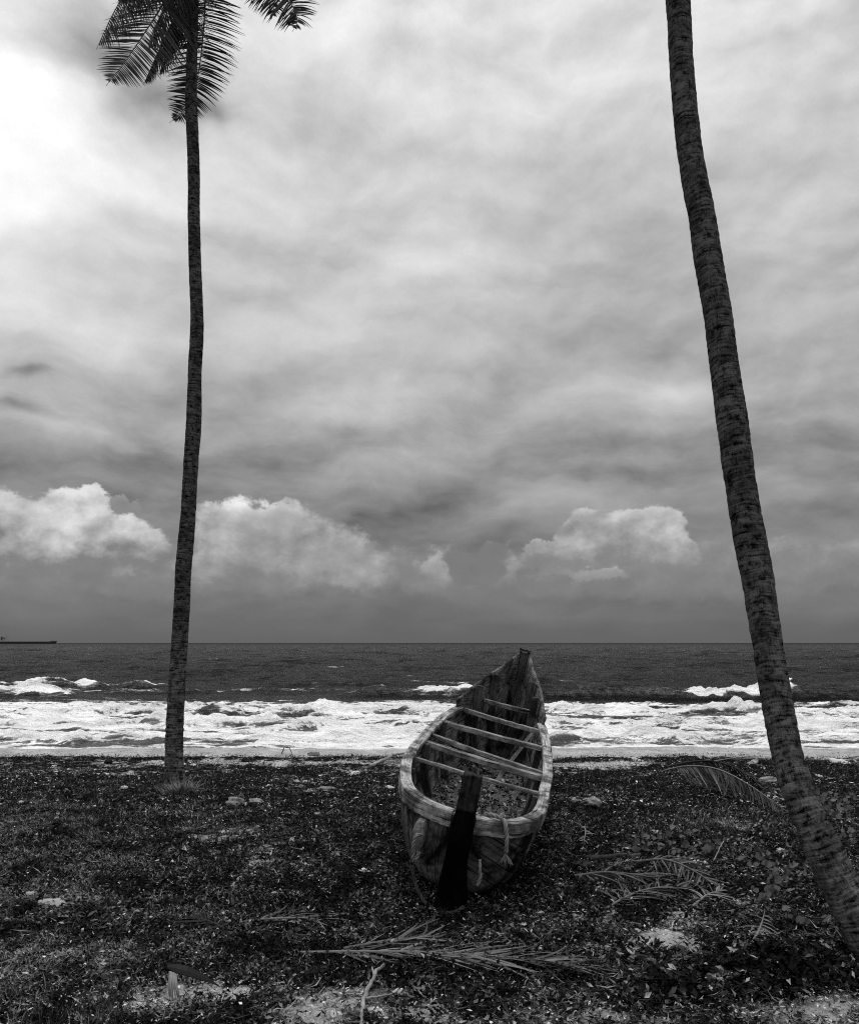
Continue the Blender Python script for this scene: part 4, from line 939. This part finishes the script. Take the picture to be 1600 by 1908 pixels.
lump(477, 1493, 26, 10, 'stone', 'flatter stone just right of the grey humped stone', 'stone', M['rock'], .6, 4)
lump(457, 1498, 9, 8, 'stone', 'small pale pebble wedged between the two larger stones', 'stone', M['rock'], .9, 5)
lump(1105, 1499, 26, 19, 'stone', 'rounded pale stone lying alone right of the boat', 'stone', M['rock'], .8, 6)
lump(610, 1470, 30, 9, 'stone', 'broad flat stone on the litter midway between the left palm and the boat', 'stone', M['rock'], .5, 7)
lump(585, 1405, 20, 9, 'stone', 'low pale stone on the beach crest between the left palm and the boat', 'stone', M['rock'], .55, 8)
lump(697, 1408, 12, 8, 'stone', 'white stone on the beach crest just left of the boat', 'stone', M['rock'], 1.0, 9)
lump(1430, 1455, 34, 16, 'stone', 'pale rubble lump behind the leaning palm trunk beside the fallen frond', 'stone', M['rock'], .6, 10)
lump(1300, 1466, 14, 8, 'coconut_husk', 'old grey coconut husk by the dark fallen frond', 'coconut husk', M['rock'], .15, 11)
lump(92, 1409, 8, 6, 'coconut_husk', 'dark coconut husk at the sand edge on the far left', 'coconut husk', M['darkfrond'], .5, 12)
lump(203, 1419, 15, 10, 'coconut_husk', 'dark coconut husk left of the upright palm', 'coconut husk', M['darkfrond'], .4, 13)
lump(1085, 1611, 34, 14, 'coconut_husk', 'dark husk at the left end of the driftwood log', 'coconut husk', M['darkfrond'], .6, 14)
lump(541, 1862, 20, 12, 'coconut_husk', 'dark husk in the pale sand at the bottom edge', 'coconut husk', M['darkfrond'], .6, 15)
# chips of bleached bark, shell and plastic: each its own thin curled piece
def chip(px, py, wpx, hpx, label, name='shell_fragment', cat='shell fragment', tone=.8, seed=1, ang=None, m_=None, curl=.35, group=None):
    p = gp(px, py + hpx * .2); d = p.y; rng = random.Random(seed); L = wpx / F * d; Wd = min(.6 * L, max(.3 * L, hpx / F * d * .8)) ; a = rng.uniform(-.4, .4) if ang is None else ang
    n, m2 = 9, 6; top = []; bot = []
    for i in range(n):
        f = i / (n - 1) * 2 - 1; wr = Wd * .5 * (1 - abs(f) ** 2.6) ** .5 * (1 + rng.uniform(-.22, .22)) + .001; r1 = []; r2 = []
        for k in range(m2):
            g = k / (m2 - 1) * 2 - 1; x = f * L / 2; y = g * wr; z = curl * Wd * (1 - g * g) * .6 + curl * L * .12 * math.sin(f * 2 + seed) + rng.uniform(-.001, .001) + .012
            v = Vector((x * math.cos(a) - y * math.sin(a), x * math.sin(a) + y * math.cos(a), z)); v.z += v.y * .8 - .004
            r1.append(p + v); r2.append(p + v - Vector((0, 0, .004)))
        top.append(r1 + r2[::-1])
    b = MB(); b.grid(top, None, tone, wrap=True); q = m2 * 2; b.f += [tuple(range(q)), tuple((n - 1) * q + q - 1 - k for k in range(q))]
    o = b.build(name, m_ or M['shell'], None, base=p); return tag(o, label, cat, group)
CH_ = [(62, 1668, 30, 12, 'pale curled bark flake at the far left edge of the beach', .55), (41, 1495, 12, 8, 'small white shell on the far left below the husks', .9),
    (350, 1531, 8, 8, 'white shell standing on edge below the left palm', .9), (476, 1557, 16, 7, 'white fragment among leaves below the two stones', .8), (543, 1565, 12, 9, 'rounded pale fragment left of the boat stern', .7),
    (323, 1606, 10, 5, 'tiny white shell in the middle of the left grass', 1.0), (683, 1622, 26, 7, 'short white plastic strip just left of the boat stern', .9), (520, 1666, 34, 12, 'curled dry husk piece, left one of a pair below the boat', .3),
    (549, 1664, 24, 10, 'curled dry husk piece, right one of a pair below the boat', .35), (609, 1656, 22, 9, 'dull grey bark scrap near the foot of the boat', .12), (470, 1718, 20, 12, 'square pale flake by the dry leaflets on the lower left', .7), (421, 1714, 24, 8, 'grey flake left of the square pale flake', .35),
    (331, 1693, 13, 10, 'white fragment above the broken palm sheath', .8), (388, 1687, 12, 6, 'small white fragment right of the path of litter', .7), (344, 1880, 30, 8, 'long white chip beneath the broken palm sheath', 1.0), (625, 1889, 24, 14, 'crumpled white scrap at the bottom edge left of the forked stick', .8),
    (672, 1848, 18, 14, 'square white scrap left of the forked stick', .9), (740, 1848, 22, 8, 'white chip right of the forked stick', .9), (701, 1886, 34, 20, 'broken white plastic piece at the bottom edge right of the stick', .95), (829, 1797, 12, 14, 'white shell resting on the long fallen frond', .8),
    (853, 1863, 14, 7, 'small pale chip in the sand below the frond', .7), (950, 1870, 10, 8, 'pale shell right of centre at the bottom', .6), (1108, 1724, 18, 9, 'white chip in the litter right of the boat foot', .8), (1005, 1718, 22, 8, 'narrow white chip beside the foot of the boat', .8),
    (1186, 1774, 32, 6, 'thin white strip left of the sand mound', .85), (1291, 1781, 22, 14, 'white scallop shell below the sand mound', .95), (1302, 1606, 28, 12, 'bright ragged white piece among the round vine leaves', .95), (1265, 1622, 12, 14, 'upright white chip below the ragged white piece', .8),
    (1100, 1432, 12, 6, 'white chip on bare sand right of the boat bow', .7), (1222, 1550, 18, 9, 'pale flake above the vine leaves', .55), (1455, 1585, 22, 12, 'white shard near the leaning trunk', .8), (1371, 1836, 9, 7, 'small square white chip at the lower right', .8), (1068, 1840, 10, 6, 'small white chip under the frond tip', .8),
    (1242, 1737, 10, 5, 'tiny chip on the sand mound', .6), (1460, 1889, 14, 6, 'pale chip in the bottom right sand', .7), (1360, 1893, 12, 5, 'flat pale chip among bottom tufts', .7), (1086, 1581, 12, 22, 'pale bent stem scrap right of the boat stern', .5), (1046, 1651, 30, 10, 'pale sandy bark piece right of the hull', .3),
    (1130, 1660, 40, 8, 'grey bark strip below the log', .25), (1383, 1632, 14, 6, 'small pale chip beside the lower vine', .6), (1525, 1445, 14, 6, 'white shell behind the trunk on the far right', .7), (250, 1713, 10, 6, 'white chip on the left grass lower half', .5), (98, 1690, 70, 8, 'long pale bark strip on the left edge', .3),
    (660, 1442, 26, 6, 'white chips strip on the litter left of the boat rail', .7), (727, 1467, 18, 8, 'white flake beside the boat left rail', .8), (570, 1456, 16, 7, 'white flake on litter between stone and boat', .7), (555, 1456, 20, 7, 'grey flake beside the white flake on the litter', .3),
    (360, 1425, 12, 7, 'white stone chip right of the left palm base', .9), (342, 1424, 10, 6, 'pale chip touching the left palm base', .7), (300, 1423, 12, 5, 'thin pale chip left of the palm base', .7), (232, 1467, 14, 10, 'pale chip below left palm on litter', .5), (101, 1427, 10, 8, 'white cube-like scrap on the far left litter', .8),
    (1190, 1417, 30, 5, 'long pale chip on the crest right of the boat', .5), (1400, 1421, 30, 6, 'long white chip on the crest left of the leaning trunk', .5), (1565, 1420, 40, 6, 'bleached debris streak on the crest at the right edge', .7)]
for i, c in enumerate(CH_): chip(*c[:5], tone=c[5], seed=i + 3)

def stick(pts, r, name, label, cat, m_, seed=1, taper=.6, branches=()):
    rng = random.Random(seed); b = MB()
    def run(P, r0, r1):
        P = [Vector(p) for p in P]; Q = [P[0]]
        for i in range(len(P) - 1):
            for k in range(1, 6): Q.append(P[i].lerp(P[i + 1], k / 5) + Vector((rng.uniform(-1, 1), rng.uniform(-1, 1), rng.uniform(-.5, 1))) * r0 * .35)
        n = len(Q); b.tube(Q, [r0 + (r1 - r0) * i / (n - 1) for i in range(n)], 8, .5, jit=.15, rng=rng)
    run(pts, r, r * taper)
    for q in branches: run(q, r * .6, r * .3)
    o = b.build(name, m_, None, base=Vector(pts[0])); return tag(o, label, cat)
stick([gp(672, 1925, .03), gp(677, 1880, .05), gp(690, 1850, .05), gp(700, 1830, .06), gp(716, 1814, .05)], .015, 'stick', 'pale forked stick standing up from the bottom edge of the view', 'stick', M['drift'], 2, branches=[[gp(681, 1877, .05), gp(705, 1871, .04), gp(735, 1864, .04)], [gp(697, 1838, .06), gp(694, 1825, .07)]])
stick([gp(740, 1798, .02), gp(748, 1787, .05), gp(768, 1779, .05), gp(790, 1766, .04)], .013, 'stick', 'short pale twig across the long fallen frond', 'stick', M['drift'], 3)
stick([gp(1123, 1575, .02), gp(1156, 1578, .02)], .009, 'stick', 'short straight pale twig right of the boat', 'stick', M['drift'], 4)
stick([gp(772, 1882, .02), gp(800, 1889, .03), gp(812, 1897, .02)], .007, 'stick', 'thin dark twig at the bottom centre', 'stick', M['drift_dark'], 5)
stick([gp(690, 1432, .03), gp(715, 1424, .07), gp(735, 1417, .10), gp(760, 1413, .08)], .035, 'driftwood', 'pale driftwood branch left of the boat rail', 'driftwood', M['drift'], 6, taper=.5)
stick([gp(1098, 1608, .04), gp(1140, 1606, .05), gp(1190, 1601, .04)], .028, 'driftwood', 'smooth grey driftwood log below the vine leaves right of the boat', 'driftwood', M['drift_dark'], 7)
stick([gp(1265, 1776, .03), gp(1300, 1790, .05), gp(1350, 1808, .03)], .010, 'stick', 'thin dark stick slanting below the sand mound', 'stick', M['drift_dark'], 8)
stick([gp(525, 1406, .02), gp(530, 1402, .10), gp(540, 1403, .09), gp(546, 1412, .02)], .011, 'stick', 'bent dark twig arching from the beach crest', 'stick', M['drift_dark'], 9)
stick([gp(1060, 1888, .02), gp(1110, 1884, .03), gp(1130, 1885, .02)], .008, 'stick', 'thin dark twig in the bottom sand right of centre', 'stick', M['drift_dark'], 10)
stick([gp(1328, 1612, .03), gp(1340, 1601, .10), gp(1347, 1596, .14)], .006, 'stick', 'thin upright twig beside the vine leaves', 'stick', M['drift'], 11)

# fallen fronds: midrib and leaflets are parts
def fallen(pts, n, Lf, left, right, label, seed, name='fallen_frond', m_='dryfrond', grav=.25, along=.9, w=.014, r0=.014, t=(.1, 1), keep=.8, jit=.2, start=.1):
    rng = random.Random(seed); base = Vector(pts[0]); base.z = Hs(base.x, base.y); root = empty(name, base, label, 'palm frond'); b = MB()
    frond(b, pts, n, Lf, left, right, rng, grav=grav, along=along, w=w, r0=r0, t=t, keep=keep, jit=jit, start=start, wild=.55)
    # let leaflets rest on the ground
    V = np.array([tuple(v) for v in b.v]); hz_ = H(V[:, 0], V[:, 1]) + .004; V[:, 2] = np.maximum(V[:, 2] * .9 + hz_ * .1, hz_ + .014 + np.random.default_rng(seed).uniform(0, .012, len(V))); V -= np.array(base)
    npts = 0
    nrib = 6 * (4 * len(pts) - 3) if False else None
    # split: the rib tube is the first block of faces that are quads around 6 sides
    k = next(i for i in range(len(b.v)) if False) if False else None
    b.v = [tuple(v) for v in V]; nr2 = b.ribn
    r = MB(); r.v = b.v[:nr2]; r.g = b.g[:nr2]; r.t = b.t[:nr2]; r.f = [f for f in b.f if max(f) < nr2]
    l = MB(); l.v = b.v[nr2:]; l.g = b.g[nr2:]; l.t = b.t[nr2:]; l.f = [tuple(q - nr2 for q in f) for f in b.f if min(f) >= nr2]
    r.build('midrib', M[m_], root); l.build('leaflets', M[m_], root, fix=False)
    return root
_ft = MB.tube
def _tube(s, *a, **k):
    _ft(s, *a, **k)
    if not hasattr(s, 'ribn'): s.ribn = len(s.v)
MB.tube = _tube
g_ = lambda px, py, h: gp(px, py, h)
# the big arched frond by the leaning palm
fallen([g_(1235, 1456, .16), g_(1275, 1462, .30), g_(1330, 1474, .36), g_(1380, 1492, .30), g_(1430, 1508, .16), g_(1466, 1518, .04)], 130, .60, Vector((.3, -.5, -.55)), Vector((.2, -.9, -.75)), 'large grey fallen palm frond arching towards the leaning trunk, its leaflets combed to the right', 3, grav=.35, along=1.0, w=.0085, t=(.0, 1.3), r0=.014, keep=1.0, jit=.06)
fallen([g_(1240, 1452, .20), g_(1300, 1450, .30), g_(1350, 1450, .26), g_(1400, 1462, .12), g_(1420, 1475, .03)], 46, .45, Vector((.5, .6, -.1)), Vector((.6, -.3, -.8)), 'dark fallen palm frond lying behind the large arched one', 5, m_='darkfrond', grav=.5, along=1.0, t=(.2, 1), r0=.018)
# long frond across the foreground
fallen([g_(560, 1783, .03), g_(650, 1786, .05), g_(760, 1789, .06), g_(880, 1795, .06), g_(1000, 1803, .06), g_(1100, 1814, .04), g_(1185, 1830, .03)], 80, .48, Vector((.9, .45, .06)), Vector((.9, -.42, .0)), 'long pale fallen palm frond lying flat across the foreground below the boat', 7, grav=.12, along=1.9, w=0.0065, t=(.1, .95), keep=.85, jit=.2, r0=.012)
fallen([g_(640, 1776, .03), g_(720, 1768, .06), g_(800, 1760, .06), g_(860, 1752, .03)], 26, .34, Vector((.6, .8, .06)), Vector((.8, -.5, 0)), 'short broken frond above the left half of the long foreground frond', 8, grav=.15, along=1.6, w=0.0061, t=(.0, .7), keep=.7, jit=.3)
# heap of dry fronds right of centre
fallen([g_(1070, 1640, .04), g_(1130, 1638, .08), g_(1200, 1648, .08), g_(1260, 1652, .05)], 46, .42, Vector((.8, .5, .05)), Vector((.8, -.5, 0)), 'dry palm frond at the top left of the frond heap right of the boat', 9, grav=.2, along=1.2, w=0.0061, t=(.0, .55), keep=.6, jit=.5)
fallen([g_(1130, 1700, .03), g_(1175, 1680, .07), g_(1230, 1668, .08), g_(1290, 1662, .04)], 40, .36, Vector((.5, .8, .1)), Vector((.6, -.6, -.05)), 'dry palm frond slanting up along the lower edge of the frond heap', 10, grav=.4, along=.9, w=0.0068, t=(.0, .75), keep=.65, jit=.45)
fallen([g_(1185, 1615, .05), g_(1240, 1622, .12), g_(1290, 1640, .10), g_(1340, 1665, .04)], 44, .34, Vector((.5, .6, .1)), Vector((.2, -.8, -.3)), 'dry palm frond with curled leaflets at the top of the frond heap', 11, grav=.5, along=.8, w=0.0068, t=(.0, .7), keep=.65, jit=.5)
fallen([g_(1290, 1696, .03), g_(1320, 1680, .08), g_(1355, 1670, .05)], 22, .26, Vector((.3, .8, .1)), Vector((.6, -.6, -.05)), 'small dry frond tip at the right end of the frond heap', 12, grav=.4, along=1.0, w=0.0068, t=(.2, 1.0), jit=.22)
fallen([g_(455, 1726, .03), g_(520, 1722, .05), g_(580, 1722, .05), g_(625, 1730, .03)], 34, .34, Vector((.8, .5, .05)), Vector((.8, -.5, .0)), 'thin dry frond lying lower left of the boat', 13, grav=.15, along=1.8, w=0.0054, t=(.1, .9), keep=.75, jit=.28)
fallen([g_(425, 1742, .03), g_(380, 1728, .07), g_(340, 1722, .04)], 24, .26, Vector((-.3, .8, .1)), Vector((-.6, -.6, -.05)), 'dark dry frond end left of the thin dry frond', 14, m_='darkfrond', grav=.3, along=1.1, w=0.0068, t=(.3, 1.0), jit=.22)
fallen([g_(1400, 1765, .02), g_(1418, 1748, .10), g_(1424, 1738, .17)], 12, .22, Vector((-1, -.2, -.3)), Vector((.5, -.8, -.5)), 'small fan of dry leaflets standing at the lower right of the sand mound', 15, grav=.9, along=.2, w=0.0061, t=(.3, 1.0), jit=.15)
fallen([g_(1060, 1548, .02), g_(1082, 1552, .08), g_(1092, 1560, .10), g_(1086, 1580, .03)], 14, .14, Vector((-.6, .5, .2)), Vector((.8, -.4, .1)), 'little pale curled frond tip standing right of the boat stern', 16, grav=.4, along=.8, w=0.0048, t=(.6, 1.0), jit=.3)
fallen([g_(1330, 1424, .05), g_(1380, 1419, .10), g_(1440, 1422, .06)], 26, .35, Vector((.8, .5, .0)), Vector((.8, -.5, .0)), 'pale frond scraps on the beach crest left of the leaning trunk', 17, grav=.2, along=1.6, w=0.0068, t=(.4, 1.0), jit=.25)
# broken sheath with hanging fibres, lower left
sh0 = gp(330, 1835); root = empty('palm_sheath', sh0, 'broken dark palm sheath with a bundle of pale fibres hanging from it, lower left', 'palm sheath')
b = MB(); rows = []; rng = random.Random(4)
A = [pix(312, 1800, 4.60), pix(330, 1803, 4.60), pix(350, 1808, 4.60), pix(372, 1817, 4.62), pix(392, 1827, 4.64), pix(410, 1838, 4.66)]; wd_ = [.012, .034, .036, .028, .014, .004]
for i, p in enumerate(A):
    w = wd_[i]; rows.append([p + Vector((-.2 * w, w, .25 * w)), p + Vector((0, .3 * w, .55 * w)), p + Vector((0, -.5 * w, .1 * w)), p + Vector((.1 * w, -.9 * w, -.45 * w)), p + Vector((.1 * w, -.85 * w, -.6 * w)), p + Vector((0, .3 * w, .3 * w))])
b.grid(rows, None, .6, wrap=True); b.f += [tuple(range(6)), tuple(35 - k for k in range(6))]; b.v = [(x - sh0.x, y - sh0.y, z - sh0.z) for x, y, z in b.v]; b.build('sheath', M['darkfrond'], root, smooth=False)
b = MB()
for k in range(9):
    x = 317 + k * 1.3; p = pix(x, 1810 + k * .6, 4.56); e = pix(x + (rng.uniform(-2, 1) if k < 5 else rng.uniform(2, 9)), 1862 + rng.uniform(-5, 4), 4.47)
    b.tube([p, p.lerp(e, .5) + Vector((rng.uniform(-.004, .004), -.01, 0)), e], [.0058, .005, .002], 5, rng.uniform(.7, 1.5))
b.v = [(x - sh0.x, y - sh0.y, z - sh0.z) for x, y, z in b.v]; b.build('fibres', M['dryfrond'], root)

# beach vines: round leaves on stems
def vine(px0, py0, spx, spy, n, label, seed, size=(.018, .038)):
    rng = random.Random(seed); base = gp(px0, py0); s = MB(); l = MB()
    prev = None
    for k in range(n):
        p = gp(px0 + rng.gauss(0, spx), py0 + rng.gauss(0, spy)); hgt = rng.uniform(.03, .11); c = p + Vector((rng.uniform(-.02, .02), rng.uniform(-.02, .02), hgt)); q = p - Vector((0, 0, .01))
        s.tube([q - base, (q + c) / 2 - base + Vector((rng.uniform(-.01, .01), 0, 0)), c - base], .0022, 5, .5)
        nrm = Vector((rng.uniform(-.7, .7), rng.uniform(-1.0, .1), rng.uniform(.35, 1))).normalized(); a1 = nrm.orthogonal().normalized(); a2 = nrm.cross(a1); r = rng.uniform(*size) * (base.y / 5.5) ** .4; tn = rng.betavariate(2, 2.6) * 1.1
        ci = l.vert(c - base, (0, 0), tn); ring = []; m_ = 12; cup = rng.uniform(-.15, .45); asp = rng.uniform(.65, .95)
        for j in range(m_):
            t_ = j / m_ * 2 * math.pi; rr = r * (1 + rng.uniform(-.05, .05)) * (.72 if j == 0 else 1); v = c + (a1 * math.cos(t_) + a2 * math.sin(t_) * asp) * rr + nrm * (cup * r * abs(math.sin(t_)) * 1.6 + rng.uniform(-.06, .06) * r)
            ring.append(l.vert(v - base, (0, 0), tn))
        for j in range(m_): l.f.append((ci, ring[j], ring[(j + 1) % m_]))
    k0 = len(l.v); l.v += s.v; l.g += s.g; l.t += s.t; l.f += [tuple(q + k0 for q in f) for f in s.f]
    o = l.build('beach_vine', M['vine'], None, base=None, fix=False); o.location = base; tag(o, label, 'beach vine', 'round-leaved beach vines')
for a in [(1262, 1572, 26, 6, 26, 'beach vine with the largest round leaves, midway between boat and leaning palm', 1), (1215, 1592, 34, 4, 20, 'low row of round vine leaves on the left below the largest vine', 2), (1320, 1590, 22, 6, 16, 'small vine patch right of the largest vine leaves', 3),
          (1395, 1606, 34, 6, 24, 'row of round vine leaves left of the leaning trunk', 4), (1450, 1638, 26, 10, 30, 'vine clump close to the left side of the leaning trunk', 5), (1440, 1676, 18, 10, 24, 'vine clump under the one close to the leaning trunk', 6),
          (1490, 1716, 32, 10, 18, 'lowest vine, spread over pale sand beside the foot of the leaning trunk', 7), (1555, 1500, 22, 10, 40, 'upper vine patch right of the leaning trunk', 8), (1582, 1566, 18, 12, 30, 'vine patch at the right edge behind the leaning trunk', 9), (1560, 1530, 16, 8, 20, 'middle vine patch right of the leaning trunk', 10)]:
    vine(*a)
# broad-leaved weeds and grass tufts
def tuft(px, py, n, h, spr, label, seed, name='grass_tuft', w=.0025, tone=(0, .6), m_='grass', lean=.9, group='grass tufts in the bottom sand'):
    rng = random.Random(seed); base = gp(px, py); b = MB()
    for k in range(n):
        a = rng.uniform(0, 6.28); r = abs(rng.gauss(0, spr)); x, y = base.x + math.cos(a) * r, base.y + math.sin(a) * r; p = Vector((x, y, Hs(x, y) - .005)); hh = h * rng.uniform(.5, 1.1); ln = Vector((math.cos(a), math.sin(a), 0)) * rng.uniform(.1, lean)
        sd_ = Vector((-math.sin(a), math.cos(a), 0)); prev = None; d = (Vector((0, 0, 1)) + ln).normalized(); q = p.copy(); tn = rng.uniform(*tone)
        for s_ in range(4):
            ww = w * (1 - s_ / 3.3); i1 = b.vert(q - sd_ * ww, (0, 0), tn); i2 = b.vert(q + sd_ * ww, (0, 0), tn)
            if prev: b.f.append((prev[0], prev[1], i2, i1))
            prev = (i1, i2); q = q + d * hh / 3; d = (d + Vector((0, 0, -.35)) + ln * .3).normalized()
    o = b.build(name, M[m_], None, base=base, fix=False); return tag(o, label, 'grass tuft', group)
tuft(1442, 1845, 330, .085, .075, 'dark bushy grass tuft at the lower right, largest of the sand tufts', 1)
tuft(1340, 1876, 260, .07, .055, 'dark rounded grass tuft next left of the largest tuft', 2)
tuft(1400, 1884, 200, .07, .05, 'small tuft between the rounded tuft and the largest tuft', 3)
tuft(1285, 1862, 200, .05, .05, 'flat dark tuft left of the rounded tuft', 4)
tuft(1160, 1866, 240, .05, .05, 'low tuft in the sand right of centre at the bottom', 5)
tuft(585, 1815, 300, .05, .07, 'dark weed tuft just below the left end of the long frond', 6)
tuft(840, 1868, 280, .05, .038, 'low dark tuft below the middle of the long frond', 7)
tuft(338, 1478, 420, .22, .16, 'spiky grass tuft growing around the foot of the upright left palm', 8, tone=(.1, 1.0), w=.006, lean=1.0, group=None)
tuft(1360, 1545, 300, .10, .16, 'greyish grass tuft below the tip of the large arched frond', 9, tone=(.2, .9), group=None)

# weeds with oval leaves standing a little above the litter on the lower right and around the stern
V, Fq, T = leaves(5500, px_sampler(1150, 1800, 1770, 1870, dz=(.02, .08)), nr_, (.035, .075), (.0, .9), .02, 1.1)
Vb, Fb, Tb = leaves(9000, px_sampler(250, 1250, 1640, 1830, dz=(.01, .07)), nr_, (.02, .05), (.0, .8), .02, 1.1)
me = mesh_fast('weeds', np.concatenate([V, Vb]), np.concatenate([Fq, Fb + len(V)]), M['litter'], {'tone': np.concatenate([T, Tb])})
tag(link('weeds', me), 'low broad-leaved weeds standing above the leaf litter in the foreground', 'weeds', kind='stuff')
